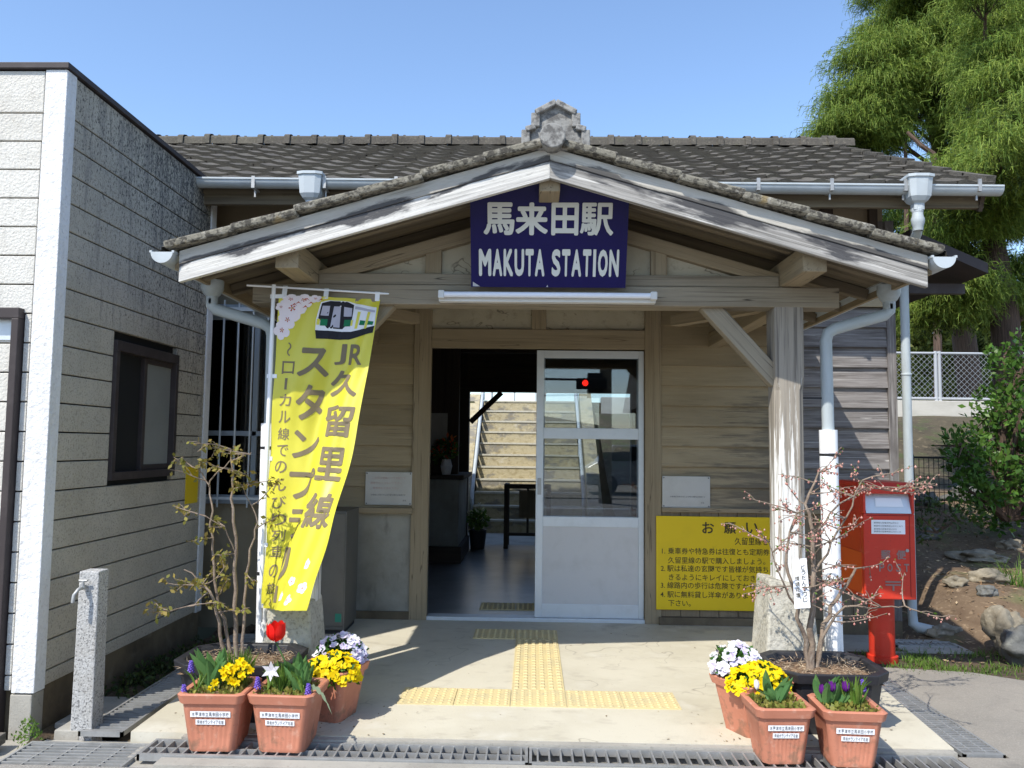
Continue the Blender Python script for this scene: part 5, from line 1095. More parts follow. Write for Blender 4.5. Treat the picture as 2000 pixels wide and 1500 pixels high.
for x in (5.1, 7.62, 10.14, 12.66): 
    part("fence_post", MB().tube([(x-0.035, 9.0, 2.25), (x-0.035, 9.0, 3.24)], 0.03, 10).tube([(x+0.035, 9.0, 2.25), (x+0.035, 9.0, 3.24)], 0.03, 10), m_net, CF, smooth=60)
part("rail", MB().tube([(x0_, 9.0, 3.20), (x1_, 9.0, 3.20)], 0.024, 10).tube([(x0_, 9.0, 2.345), (x1_, 9.0, 2.345)], 0.024, 10), m_net, CF, smooth=60)
WF = thing("wire_fence", "low dark wire mesh fence at the foot of the earth bank behind the mailbox", "fence", (4.9, 3.0, .6))
p0, p1 = at(1778, 998, 2.9), at(1960, 1000, 2.9); h_ = at(1785, 893, 2.9).z - p0.z
wf = MB(); x = p0.x
while x < p1.x: wf.box(x-.0025, x+.0025, 2.9, 2.905, p0.z, p0.z+h_); x += 0.055
for k in range(7): zz = p0.z+h_*(k+.3)/6.6; wf.box(p0.x, p1.x, 2.897, 2.903, zz-.003, zz+.003)
part("mesh_panel", wf, m_wire, WF)
for x in (p0.x+0.02, p0.x+0.98): part("fence_post", MB().box(x-.025, x+.025, 2.88, 2.93, p0.z-.3, p0.z+h_+.03), m_wire, WF)
part("rail", MB().box(p0.x, p1.x, 2.89, 2.915, p0.z+h_-.015, p0.z+h_+.01), m_wire, WF)

SR = thing("concrete_stairs", "worn concrete stairs climbing to the platform, seen through the station hall", "stairs", (0, 6.4, 0))
sm = MB(); nose = MB()
for i in range(11):
    y = 6.42+0.285*i; z = 0.2030*(i+1); sm.box(-0.93, 0.82, y, y+0.40 if i < 10 else 9.35, z-0.2030-(0.02 if i else 0), z-0.004, rnd=False)
    nose.box(-0.93, 0.82, y-0.014, y+0.05, z-0.030, z)
part("steps", sm, m_stair, SR); part("nosing", nose, M("pale_nosing", (0.50, 0.48, 0.40), 0.85, [((0.3, 0.28, 0.22), 12, (1, 1, 1), 0.5, 0.7, 0.6)]), SR)
split("side_wall", MB().prism([(6.3, 0), (9.4, 0), (9.4, 2.45), (9.25, 2.45), (6.3, 0.35)], 'x', 0.90, 1.12).prism([(6.3, 0), (9.4, 0), (9.4, 2.35), (9.25, 2.35), (6.3, 0.25)], 'x', -1.20, -1.0), m_stair, SR)
for x in (-0.955, 0.845):
    part("handrail", MB().tube([(x, 6.75, 0.42), (x, 6.78, 0.62), (x, 9.30, 2.42), (x, 9.36, 2.25)], 0.032, 10).tube([(x, 6.75, 0.2), (x, 6.75, 0.5)], 0.025, 8).tube([(x, 8.0, 1.1), (x, 8.0, 1.5)], 0.025, 8), m_gutter, SR, smooth=60)
PRL = single("platform_railing", MB().tube([(-0.8, 9.6, 2.2), (-0.8, 9.6, 2.55), (-0.75, 9.6, 2.60), (0.0, 9.6, 2.52), (0.08, 9.6, 2.45), (0.08, 9.6, 2.2)], 0.022, 8).tube([(-0.35, 9.6, 2.2), (-0.35, 9.6, 2.56)], 0.016, 6), m_gutter, "bent pale pipe railing at the top of the stairs", "railing", smooth=60)
single("platform_marker", MB().lathe([(0, 0), (0.05, 0), (0.05, 0.16), (0.03, 0.24), (0, 0.25)], (0.22, 9.7, 2.215), 12).box(0.16, 0.28, 9.68, 9.72, 2.40, 2.52), M("rusty_red", (0.28, 0.06, 0.04), 0.8), "small rust red lamp block standing at the top of the stairs", "marker")

# ---------------------------------------------------------------- inside the hall
TC = thing("ticket_counter", "pale ticket counter with dark top on the left inside the dark hall", "counter", (-1.5, 3.4, 0))
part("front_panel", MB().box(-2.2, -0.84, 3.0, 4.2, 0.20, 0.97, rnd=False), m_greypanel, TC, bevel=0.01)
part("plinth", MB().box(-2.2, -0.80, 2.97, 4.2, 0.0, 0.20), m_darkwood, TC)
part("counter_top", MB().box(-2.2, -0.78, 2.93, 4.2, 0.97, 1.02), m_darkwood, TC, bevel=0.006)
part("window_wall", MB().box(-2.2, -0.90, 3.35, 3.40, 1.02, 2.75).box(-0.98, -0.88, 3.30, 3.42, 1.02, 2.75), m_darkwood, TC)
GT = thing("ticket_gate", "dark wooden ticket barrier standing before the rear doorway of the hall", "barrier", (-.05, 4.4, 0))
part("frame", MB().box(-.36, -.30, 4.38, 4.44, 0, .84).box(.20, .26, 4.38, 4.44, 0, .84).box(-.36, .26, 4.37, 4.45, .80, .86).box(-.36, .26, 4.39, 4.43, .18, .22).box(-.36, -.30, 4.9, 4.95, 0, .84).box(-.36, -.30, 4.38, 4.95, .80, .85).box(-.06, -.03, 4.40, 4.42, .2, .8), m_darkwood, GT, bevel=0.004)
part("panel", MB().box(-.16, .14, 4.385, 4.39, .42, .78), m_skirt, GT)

FV = thing("hall_flowers", "small bunch of white and yellow flowers in a dark pot by the rear doorway", "flowers", (-.70, 4.35, 0))
part("pot", MB().lathe([(0, 0), (.09, 0), (.12, .26), (.10, .26), (.10, .24), (0, .24)], (-.70, 4.35, 0), 16), m_blackplastic, FV)
rg = np.random.default_rng(8); V = leafcloud([(-.70, 4.35, .38, .13)], 2600, 0.07, rg); part("leaves", npmesh("leaves", V, qfaces(len(V)//4), m_grass), None, FV)
V = leafcloud([(-.70, 4.33, .47, .11)], 500, 0.06, rg); part("blooms", npmesh("blooms", V, qfaces(len(V)//4), leafM("pale_bloom", (.75, .7, .3), (.8, .8, .75))), None, FV)
CFw = thing("counter_flowers", "dim bunch of orange and red flowers on the ticket counter", "flowers", (-1.0, 3.1, 1.02))
part("vase", MB().lathe([(0, 0), (.05, 0), (.07, .1), (.05, .18), (0, .17)], (-1.0, 3.1, 1.02), 14), m_paper, CFw)
V = leafcloud([(-1.0, 3.1, 1.32, .14), (-1.1, 3.12, 1.25, .1)], 1500, 0.06, rg); part("leaves", npmesh("leaves", V, qfaces(len(V)//4), m_bush), None, CFw)
V = leafcloud([(-1.0, 3.05, 1.36, .14), (-1.1, 3.07, 1.3, .1)], 350, 0.06, rg); part("blooms", npmesh("blooms", V, qfaces(len(V)//4), leafM("orange_bloom", (.7, .25, .03), (.6, .08, .05))), None, CFw)
PO = thing("hall_poster", "pale poster board on the wall inside the dark hall", "poster", (-1.05, 3.34, 1.2))
part("sheet", MB().box(-1.35, -1.02, 3.335, 3.345, 1.25, 1.75), m_plate, PO)

# ---------------------------------------------------------------- planters and pots
def rect_ring(cx, cy, z, hx, hy, ch, rot=0.0):
    pts = [(-hx+ch, -hy), (hx-ch, -hy), (hx, -hy+ch), (hx, hy-ch), (hx-ch, hy), (-hx+ch, hy), (-hx, hy-ch), (-hx, -hy+ch)]
    c, s = cos(rot), sin(rot); return [(cx+x*c-y*s, cy+x*s+y*c, z) for x, y in pts]
def loft(mb, rings, cap0=False, cap1=False):
    n = len(rings[0]); vs = [p for r in rings for p in r]; fs = [(i*n+j, i*n+(j+1) % n, (i+1)*n+(j+1) % n, (i+1)*n+j) for i in range(len(rings)-1) for j in range(n)]
    if cap0: fs.append(tuple(range(n))[::-1])
    if cap1: fs.append(tuple(range((len(rings)-1)*n, len(rings)*n)))
    return mb.add(vs, fs)
def bigplanter(label, cx, cy, hx, hy, z1, ch):
    t = thing("black_planter", label, "planter", (cx, cy, 0), "big black planters flanking the porch"); R = lambda z, k, d=0: rect_ring(cx, cy, z, hx*k+d, hy*k+d, ch*k)
    part("tub", loft(MB(), [R(0.0, .84), R(z1-.05, .96), R(z1-.048, .96, .018), R(z1-.002, .97, .022), R(z1, .97, .014), R(z1-.004, .97, -.012), R(z1-.05, .94, -.02), R(z1-.12, .92, -.02)], True), m_blackplastic, t, bevel=0.004)
    rg = np.random.default_rng(int(cx*100) % 97); s = MB()
    s.grid(lambda u, v: (cx+(2*u-1)*hx*.90, cy+(2*v-1)*hy*.90, z1-.055+0.03*sin(pi*u)*sin(pi*v)+0.012*mnoise.noise(Vector((u*9, v*9, cx)))), 24, 20)
    part("mulch", s, m_mulch, t, smooth=60)
    n = 900; P = np.stack([cx+rg.uniform(-.86, .86, n)*hx, cy+rg.uniform(-.86, .86, n)*hy, np.full(n, z1-.03)+rg.uniform(-.012, .014, n)], 1); D = rg.normal(size=(n, 3))*np.array([1, 1, .22]); D, A, _ = basis(D)
    A[:, 2] *= .3; V = quads(P, D, A, rg.uniform(.02, .055, n), np.full(n, .0032)); part("mulch_chips", npmesh("chips", V, qfaces(n), leafM("chip", (.13, .075, .045), (.50, .40, .28), 0.0, .3, .9)), None, t)
    return t
bigplanter("big black planter behind the left terracotta pots, under the bare brown leaved shrub", -1.475, -2.26, .288, .225, .285, .10)
bigplanter("big black planter at the right porch post, under the pink budded shrub", 1.475, -2.26, .265, .225, .295, .09)

def ribring(cx, cy, z, h, ch, rib, rot, n=26):
    """rounded square outline with ribbed flat sides"""
    pts = []
    for s in range(4):
        a = s*pi/2
        for i in range(n):
            u = -1+2*i/(n-1); x = u*(h-ch); y = -h + (rib*(0.5+0.5*cos(2*pi*i*9/(n-1)*1.0)) if abs(u) < .97 else 0)
            pts.append((x*cos(a)-y*sin(a), x*sin(a)+y*cos(a)))
    c, s = cos(rot), sin(rot); return [(cx+x*c-y*s, cy+x*s+y*c, z) for x, y in pts]
def pot(label, cx, cy, z0, hgt, ht, hb, rot, labels=True, ribs=True, seed=0):
    t = thing("terracotta_pot", label, "flower pot", (cx, cy, z0), "square terracotta pots of spring flowers")
    q = 0.0045 if ribs else 0.0; R = lambda f, d=0, rb=0: ribring(cx, cy, z0+hgt*f, hb+(ht-hb)*f+d, 0.022, rb, rot)
    body = loft(MB(), [R(0, -.01), R(0.0), R(.06), R(.08, 0, q), R(.66, 0, q), R(.70), R(.83), R(.835, .006)], True)
    part("body", body, m_terra, t, smooth=50)
    part("rim", loft(MB(), [R(.83, .002), R(.835, .010), R(.98, .014), R(1.0, .008), R(.99, -.012), R(.80, -.012)]), m_terra, t, smooth=50)
    part("soil", MB().add(ribring(cx, cy, z0+hgt*.93, ht-.012, .02, 0, rot), [tuple(range(104))]), m_mulch, t)
    if labels:
        c, s = cos(rot), sin(rot); fx = lambda x, f, d=.002: Vector((cx+x*c+(hb+(ht-hb)*f+d)*s, cy+x*s-(hb+(ht-hb)*f+d)*c, z0+hgt*f))
        kk = hb/.104
        for (xa, xb, fa, fb, txt) in ((-.090*kk, .090*kk, .60, .70, "木更津市立馬来田小学校"), (-.066*kk, .066*kk, .47, .56, "環境ボランティア花壇")):
            st = part("name_sticker", MB().add([fx(xa, fa), fx(xb, fa), fx(xb, fb), fx(xa, fb)], [(0, 1, 2, 3)]), m_paper, t)
            tx = MB(); k = len(txt); fw = (xb-xa-.012)/k
            for i, ch in enumerate(txt): write(tx, ch, lambda a, b: fx(xa+.006+fw*(i+.08+.84*a), fa+(fb-fa)*(.16+.68*b), .0032), .01, fit=True)
            part("sticker_lettering", tx, m_inkgrey, st)
    return t
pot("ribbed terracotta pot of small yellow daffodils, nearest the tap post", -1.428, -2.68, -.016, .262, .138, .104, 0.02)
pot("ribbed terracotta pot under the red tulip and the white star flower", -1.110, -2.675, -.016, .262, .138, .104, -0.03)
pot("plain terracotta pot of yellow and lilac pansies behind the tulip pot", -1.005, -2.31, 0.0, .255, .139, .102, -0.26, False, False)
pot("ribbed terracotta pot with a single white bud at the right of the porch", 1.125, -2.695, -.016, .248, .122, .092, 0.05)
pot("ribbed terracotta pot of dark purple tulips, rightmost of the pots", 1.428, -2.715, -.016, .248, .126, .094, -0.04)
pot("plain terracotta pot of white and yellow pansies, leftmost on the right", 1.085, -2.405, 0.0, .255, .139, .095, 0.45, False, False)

# ---------------------------------------------------------------- flowers
m_lv = leafM("tulip_leaf", (0.065, 0.165, 0.05), (0.13, 0.25, 0.075), 0.3, 0.2, 0.45)
m_lv2 = leafM("pansy_leaf", (0.035, 0.11, 0.02), (0.08, 0.18, 0.03), 0.3, 0.25)
m_yel = leafM("yellow_petal", (0.90, 0.70, 0.003), (0.86, 0.60, 0.002), 0.3, 0.08, 0.6)
m_wht = leafM("white_petal", (0.85, 0.83, 0.84), (0.80, 0.76, 0.82), 0.25, 0.06, 0.6)
m_lil = leafM("lilac_petal", (0.52, 0.42, 0.66), (0.72, 0.72, 0.82), 0.25, 0.12, 0.6)
m_pur = leafM("purple_petal", (0.10, 0.012, 0.17), (0.19, 0.03, 0.28), 0.2, 0.2, 0.5)
m_vio = leafM("violet_bell", (0.12, 0.07, 0.42), (0.22, 0.14, 0.55), 0.15, 0.2, 0.6)
m_redp = leafM("red_petal", (0.78, 0.012, 0.008), (0.70, 0.02, 0.012), 0.35, 0.08, 0.5)
def petalfan(P, D, r, rg, n=5, cup=0.25, wide=0.75):
    """flower of n broad petals at P facing D (arrays); each petal a quad"""
    D, A, B = basis(D); Vs = []
    for k in range(n):
        a = 2*pi*k/n + rg.uniform(-.15, .15, len(P)); d1 = A*np.cos(a)[:, None]+B*np.sin(a)[:, None]; d2 = -A*np.sin(a)[:, None]+B*np.cos(a)[:, None]
        rr = (r*rg.uniform(.85, 1.15, len(P)))[:, None]; up = D*cup*rr
        Vs.append(np.stack([P - d2*rr*.15, P+d1*rr*.62-d2*rr*wide*.62+up*.6, P+d1*rr*1.02-d2*rr*wide*.28+up, P+d1*rr*1.02+d2*rr*wide*.28+up], 1))
        Vs.append(np.stack([P - d2*rr*.15, P+d1*rr*1.02+d2*rr*wide*.28+up, P+d1*rr*.62+d2*rr*wide*.62+up*.6, P + d2*rr*.15], 1))
    return np.concatenate(Vs, 0).reshape(-1, 3)
def pansies(label, c, r, nfl, mat, seed, tilt=(0, -.5, .6), mixm=None):
    rg = np.random.default_rng(seed); t = thing("pansy_plant", label, "pansies", tuple(c), "pansy cushions in the terracotta pots"); c = np.array(c)
    def dome(n, k0, k1):
        d = rg.normal(size=(n, 3)); d[:, 2] = np.abs(d[:, 2])*0.9 - 0.1; d /= np.linalg.norm(d, axis=1, keepdims=True); return d, c + d*np.array(r)*rg.uniform(k0, k1, (n, 1))
    d, P = dome(700, .35, .98); D, A, _ = basis(d*.7+rg.normal(size=d.shape)*.6); L = rg.uniform(.02, .04, len(P)); V = quads(P, D, A, L, L*.32); part("leaves", npmesh("leaves", V, qfaces(len(V)//4), m_lv2), None, t)
    d, P = dome(nfl*2, .97, 1.05); k = (d @ np.array(tilt)) > -0.25; d, P = d[k][:nfl], P[k][:nfl]
    V = petalfan(P, d*.8+np.array(tilt)*.7+rg.normal(size=d.shape)*.25, np.full(len(P), .0205), rg)
    if mixm: mi = np.tile(np.repeat((rg.random(len(P)) < .35).astype(int), 1), 10)
    part("blooms", npmesh("blooms", V, qfaces(len(V)//4), [mat, mixm] if mixm else mat, mi if mixm else None), None, t)
    n = 12; V = []
    tb = MB()
    for k_ in range(10): p = Vector(c)+Vector((rg.normal()*.03, rg.normal()*.03, 0)); tb.tube([p-Vector((0, 0, .06)), p+Vector((rg.normal()*.04, rg.normal()*.04, .05))], .003, 5)
    part("stems", tb, m_lv2, t); return t
pansies("bright yellow pansy cushion in the plain pot behind the tulip pot", tuple(at(650, 1322, -2.40)), (.125, .10, .115), 115, m_yel, 51)
pansies("lilac and white pansies behind the yellow ones on the left", tuple(at(665, 1288, -2.26)), (.125, .11, .125), 85, m_lil, 52, mixm=m_wht)
pansies("bright yellow pansy cushion at the right pots", tuple(at(1482, 1342, -2.50)), (.140, .10, .110), 135, m_yel, 53)
pansies("white and pale lilac pansies left of the yellow ones on the right", tuple(at(1438, 1305, -2.36)), (.12, .11, .115), 110, m_wht, 54, mixm=m_lil)

def blade_leaf(mb, base, tip, w, bend=0.04, n=6):
    base = Vector(base); tip = Vector(tip); d = tip-base; sd = d.cross(Vector((0, 1, 0.3))).normalized(); nn = sd.cross(d).normalized()
    def fn(u, v):
        ww = w*(sin(pi*min(1, (v*.86+.14)))**.8)*(1 if v < 1 else 0); p = base + d*v + nn*(bend*sin(pi*v)); return p + sd*((u-.5)*2*ww) + nn*(abs(u-.5)*ww*.9)
    mb.grid(fn, 2, n)
def leafy(name, label, cat, c, n, L, w, seed, group, mat=m_lv, spread=.09):
    rg = random.Random(seed); t = thing(name, label, cat, tuple(c), group); m = MB(); c = Vector(c)
    for i in range(n):
        a = rg.uniform(0, 2*pi); o = Vector((cos(a), sin(a)*.7, 0)); k = rg.uniform(.3, 1); l = L*rg.uniform(.65, 1.1)
        b = c + o*spread*.35*rg.random(); blade_leaf(m, b, b + o*l*.55*k + Vector((0, 0, l*(1.05-.35*k))), w*rg.uniform(.7, 1.1), rg.uniform(-.01, .03))
    part("leaves", m, mat, t); return t
def tulip(t, base, top, size, mat, seed=0, opn=0.9):
    rg = random.Random(seed); top = Vector(top); base = Vector(base)
    part("stem", MB().tube([base, base.lerp(top, .5)+Vector((.006, 0, 0)), top], .0035, 6), m_lv, t)
    m = MB()
    for k in range(6):
        a = 2*pi*k/6+.3*(k % 2); R = 1.0 if k % 2 else .92
        def fn(u, v):
            ang = a + (u-.5)*1.25*sin(pi*min(.95, v*.66+.14))**.7; rad = size*.5*R*(sin(min(1, v*1.9)*pi/2)**.6*(1-.10*v))*opn
            return top + Vector((cos(ang)*rad, sin(ang)*rad, size*v*1.05*(1-.08*abs(u-.5)*4*v)))
        m.grid(fn, 5, 7)
    part("bloom", m, mat, t, smooth=80)
G_B = "spring bulbs in the terracotta pots"
SOIL = .235
# pot of daffodils
leafy("tulip_plant", "broad green tulip leaves without a bloom, left in the daffodil pot", "tulip", (-1.475, -2.68, SOIL), 15, .21, .025, 61, G_B)
df = leafy("daffodil_clump", "clump of small yellow daffodils in the left front pot", "daffodils", (-1.37, -2.66, SOIL), 130, .19, .0036, 62, G_B, m_grass, .10)
rg = np.random.default_rng(63); P = np.array([list(at(x, y, -2.72)) for x, y in ((447, 1302), (455, 1312), (437, 1310), (462, 1303), (470, 1292), (478, 1300), (490, 1308), (472, 1318), (452, 1330), (460, 1334), (420, 1333), (412, 1348), (440, 1322))])
D = np.array([[rg.normal()*.4, -1, .25+rg.normal()*.3] for _ in P]); V = np.concatenate([petalfan(P, D, np.full(len(P), .021), rg, 6, .1, .55), petalfan(P+D*.006, D, np.full(len(P), .010), rg, 5, 1.3, 1.0)])
part("blooms", npmesh("blooms", V, qfaces(len(V)//4), m_yel), None, df)
sm_ = MB()
for p in P: sm_.tube([(-1.37+(p[0]+1.37)*.5, -2.66, SOIL), (p[0], p[1]+.012, p[2])], .0022, 5)
part("stems", sm_, m_grass, df)
def muscari(label, px, py, Y, base):
    t = thing("grape_hyacinth", label, "grape hyacinth", tuple(base), "grape hyacinths in the pots"); p = at(px, py, Y); m = MB(); rg = random.Random(px)
    part("stem", MB().tube([base, p], .0025, 6), m_lv, t)
    for k in range(34):
        v = k/34; a = k*2.4; r = .013*(1-.65*v); c = p + Vector((cos(a)*r, sin(a)*r, -.022+.05*v)); m.rock(c, (.0052, .0052, .0062), 1, k, .1)
    part("bloom", m, m_vio, t, smooth=80)
    l = MB()
    for k in range(5):
        a = rg.uniform(0, 6.3); blade_leaf(l, base, Vector(base)+Vector((cos(a)*.06, sin(a)*.06, .10)), .004, .02)
    part("leaves", l, m_grass, t)
muscari("violet grape hyacinth standing tall at the left edge of the daffodil pot", 373, 1303, -2.70, (-1.52, -2.68, SOIL))
muscari("violet grape hyacinth leaning out low left of the daffodil pot", 359, 1350, -2.78, (-1.52, -2.74, SOIL))
muscari("violet grape hyacinth at the left edge of the tulip pot", 503, 1335, -2.74, (-1.20, -2.72, SOIL))
muscari("violet grape hyacinth at the right edge of the tulip pot", 602, 1348, -2.78, (-1.03, -2.75, SOIL))
muscari("violet grape hyacinth in the rightmost pot beside purple tulips", 1685, 1340, -2.68, (1.49, -2.70, SOIL))
# red tulip and white star flower
tt = leafy("tulip_plant", "red tulip on a tall stem over the front left pots", "tulip", (-1.09, -2.66, SOIL), 12, .18, .022, 64, G_B)
tp = at(539, 1254, -2.66); tulip(tt, (-1.09, -2.66, SOIL), tp, .090, m_redp, 1, 1.08)
ws = leafy("star_flower", "single white six pointed star flower in the tulip pot", "flower", (-1.14, -2.70, SOIL), 40, .15, .005, 65, G_B, m_grass)
p = at(530, 1310, -2.74); Pw = np.array([list(p)]); Dw = np.array([[.05, -1, .2]]); D_, A_, B_ = basis(Dw); Vs = []
for k in range(6):
    a = pi/2+2*pi*k/6; d1 = np.array([[cos(a), -.0, sin(a)]]); d2 = np.array([[-sin(a), 0, cos(a)]]); Vs.append(np.stack([Pw, Pw+d1*.020+d2*.011-np.array([[0, .004, 0]]), Pw+d1*.046-np.array([[0, .012, 0]]), Pw+d1*.020-d2*.011-np.array([[0, .004, 0]])], 1))
V = np.concatenate(Vs, 0).reshape(-1, 3); part("bloom", npmesh("bloom", V, qfaces(len(V)//4), m_wht), None, ws)
part("stem", MB().tube([(-1.14, -2.70, SOIL), tuple(p+Vector((0, .008, 0)))], .003, 6), m_lv, ws)
leafy("tulip_plant", "small bright green leaf rosette at the right in the red tulip pot", "tulip", (-1.05, -2.70, SOIL), 12, .14, .017, 66, G_B)
tl = MB(); tl.grid(lambda u, v: Vector((-1.01+.13*v, -2.76-.04*v, .262-.10*v*v+.02*sin(pi*v))) + Vector((.0, .3, 1)).normalized()*((u-.5)*.022*sin(pi*(.12+.86*v)))*(1+.5*sin(v*30)), 2, 14)
single("trailing_leaf", tl, leafM("grey_leaf", (.26, .33, .2), (.3, .38, .24)), "grey green wavy leaf trailing over the rim of the tulip pot", "leaf")
# right pots
wb = leafy("tulip_plant", "green tulip with a closed white bud in the right front pot", "tulip", (1.115, -2.70, SOIL-.015), 12, .14, .020, 67, G_B); tulip(wb, (1.115, -2.70, SOIL), at(1478, 1348, -2.74), .045, m_wht, 2, .55)
for i, (px, py, bx) in enumerate(((1625, 1352, 1.37), (1652, 1352, 1.42), (1607, 1358, 1.34))):
    q = leafy("tulip_plant", ("dark purple tulip, tallest left of the grape hyacinth", "dark purple tulip next to the grape hyacinth", "half open purple tulip at the left of the rightmost pot")[i], "tulip", (bx, -2.70, SOIL-.01), 5, .13, .020, 70+i, G_B); tulip(q, (bx, -2.70, SOIL), at(px, py, -2.71), .045, m_pur, i, .8)
leafy("bulb_leaves", "tuft of pale green upright blades at the right of the rightmost pot", "leaves", (1.48, -2.72, SOIL-.015), 24, .15, .007, 75, G_B, m_grass)
def groundcover(x, y, z, hx, seed, lab_):
    rg = np.random.default_rng(seed); n = 420; P = np.stack([x+rg.uniform(-hx, hx, n), y+rg.uniform(-hx, hx, n), np.full(n, z)], 1); D = rg.normal(size=(n, 3))+np.array([0, 0, .8]); D, A, _ = basis(D); L = rg.uniform(.012, .032, n)
    V = quads(P, D, A, L, L*.35); o = part("pot_moss", npmesh("moss", V, qfaces(n), leafM("moss_leaf", (.14, .2, .03), (.36, .30, .08))), None); tagit(o, lab_, "ground cover", kind='stuff')
groundcover(-1.428, -2.68, SOIL-.005, .12, 81, "mossy ground cover on the soil of the daffodil pot"); groundcover(-1.11, -2.675, SOIL-.005, .12, 82, "mossy ground cover on the soil of the red tulip pot")
groundcover(1.125, -2.695, SOIL-.016, .105, 83, "mossy ground cover on the soil of the white bud pot"); groundcover(1.428, -2.715, SOIL-.016, .108, 84, "mossy ground cover on the soil of the purple tulip pot")

rg = np.random.default_rng(88); n = 420; k = rg.integers(0, 6, n); cc = np.array([(-1.43, -2.55), (-1.1, -2.5), (-.95, -2.3), (1.1, -2.5), (1.45, -2.4), (.2, -1.2)])
P = np.concatenate([cc[k] + rg.normal(size=(n, 2))*np.where(k == 5, .75, .20)[:, None], np.full((n, 1), .003)], 1); P = P[(P[:, 0] > -1.85) & (P[:, 0] < 1.93) & (P[:, 1] > -2.59) & (P[:, 1] < -.05)]
D = rg.normal(size=(len(P), 3))*np.array([1, 1, .12]); D, A, _ = basis(D); A[:, 2] *= .3; L = rg.uniform(.006, .022, len(P)); V = quads(P, D, A, L, L*rg.uniform(.12, .4, len(P)))
o = part("floor_litter", npmesh("floor_litter", V, qfaces(len(P)), leafM("floor_crumbs", (.13, .085, .05), (.36, .27, .15), 0.0, .35, .9)), None); tagit(o, "crumbs of soil and dry leaf on the porch floor around the pots", "litter", kind='stuff')

# ---------------------------------------------------------------- the two shrubs
def shrub(name, label, base, stems, rad, twig_n, twig_len, seed, leaf_fn, flat=0.35):
    rg = random.Random(seed); t = thing(name, label, "shrub", tuple(base)); m = MB(); pts = []
    for k, st in enumerate(stems):
        st = [Vector(p) for p in st]; out = [st[0]]
        for a, b in zip(st[:-1], st[1:]):
            for q in (1, 2, 3): out.append(a.lerp(b, q/3) + Vector((rg.gauss(0, .006), rg.gauss(0, .006), rg.gauss(0, .004))))
        r0, r1 = rad[k]; n = len(out); m.tube(out, [r0+(r1-r0)*i/(n-1) for i in range(n)], 7)
        for _ in range(twig_n[k]):
            i = rg.randint(int(n*.35), n-1) if rg.random() < .85 else n-1; p = out[i]; a = rg.uniform(0, 2*pi); d = Vector((cos(a), sin(a)*.75, rg.uniform(-.25, .8)*flat+.10)).normalized(); l = rg.uniform(.4, 1.1)*twig_len
            tw = [p]; q = p.copy()
            for s in range(5):
                d = (d + Vector((rg.gauss(0, .16), rg.gauss(0, .16), rg.gauss(0, .13)+.02))).normalized(); q = q + d*(l/5); tw.append(q.copy())
                if s in (1, 2, 3) and rg.random() < .75:
                    e = q + (d + Vector((rg.gauss(0, .7), rg.gauss(0, .7), rg.gauss(.1, .5)))).normalized()*l*rg.uniform(.18, .42); m.tube([q, q.lerp(e, .5)+Vector((0, 0, .006)), e], [.0022, .0017, .0011], 4); pts += [q.lerp(e, u/3) for u in (1, 2, 3)]
            m.tube(tw, [.0042, .0036, .003, .0024, .0019, .0013], 5); pts += tw[1:]
            for a_, b_ in zip(tw[2:-1], tw[3:]): pts.append(a_.lerp(b_, .5))
    part("branches", m, m_twig, t, smooth=70); leaf_fn(t, pts, rg); return t
m_bud = leafM("pink_bud", (0.58, 0.26, 0.22), (0.66, 0.40, 0.33), 0.25, 0.2, 0.6)
m_brl = leafM("brown_green_leaf", (0.30, 0.22, 0.06), (0.20, 0.21, 0.045), 0.35, 0.3, 0.6)
def buds(t, pts, rg):
    m = MB()
    for p in pts:
        if rg.random() < .72:
            c = p + Vector((rg.gauss(0, .006), rg.gauss(0, .006), -rg.uniform(.002, .014))); r = rg.uniform(.0042, .0078)
            m.add([c+Vector((0, 0, r*1.3)), c+Vector((r, 0, 0)), c+Vector((0, r, 0)), c+Vector((-r, 0, 0)), c+Vector((0, -r, 0)), c-Vector((0, 0, r*1.2))], [(0, 1, 2), (0, 2, 3), (0, 3, 4), (0, 4, 1), (5, 2, 1), (5, 3, 2), (5, 4, 3), (5, 1, 4)])
    part("buds", m, m_bud, t, smooth=90)
    P = np.array([list(p) for p in pts if rg.random() < .22]); g = np.random.default_rng(5); D, A, _ = basis(g.normal(size=P.shape)+np.array([0, 0, .4])); L = g.uniform(.012, .026, len(P)); V = quads(P, D, A, L, L*.25); part("young_leaves", npmesh("young", V, qfaces(len(P)), m_grass), None, t)
def brown(t, pts, rg):
    g = np.random.default_rng(6); P = np.array([list(p) for p in pts for _ in range(2) if rg.random() < .62]); P = P + g.normal(size=P.shape)*.008; D, A, _ = basis(g.normal(size=P.shape)*.7+np.array([0, 0, -.35])); L = g.uniform(.018, .040, len(P)); V = quads(P, D, A, L, L*.30); part("leaves", npmesh("leaves", V, qfaces(len(P)), m_brl), None, t)
Yr = -2.28; A_ = lambda x, y, dy=0.0: at(x, y, Yr+dy)
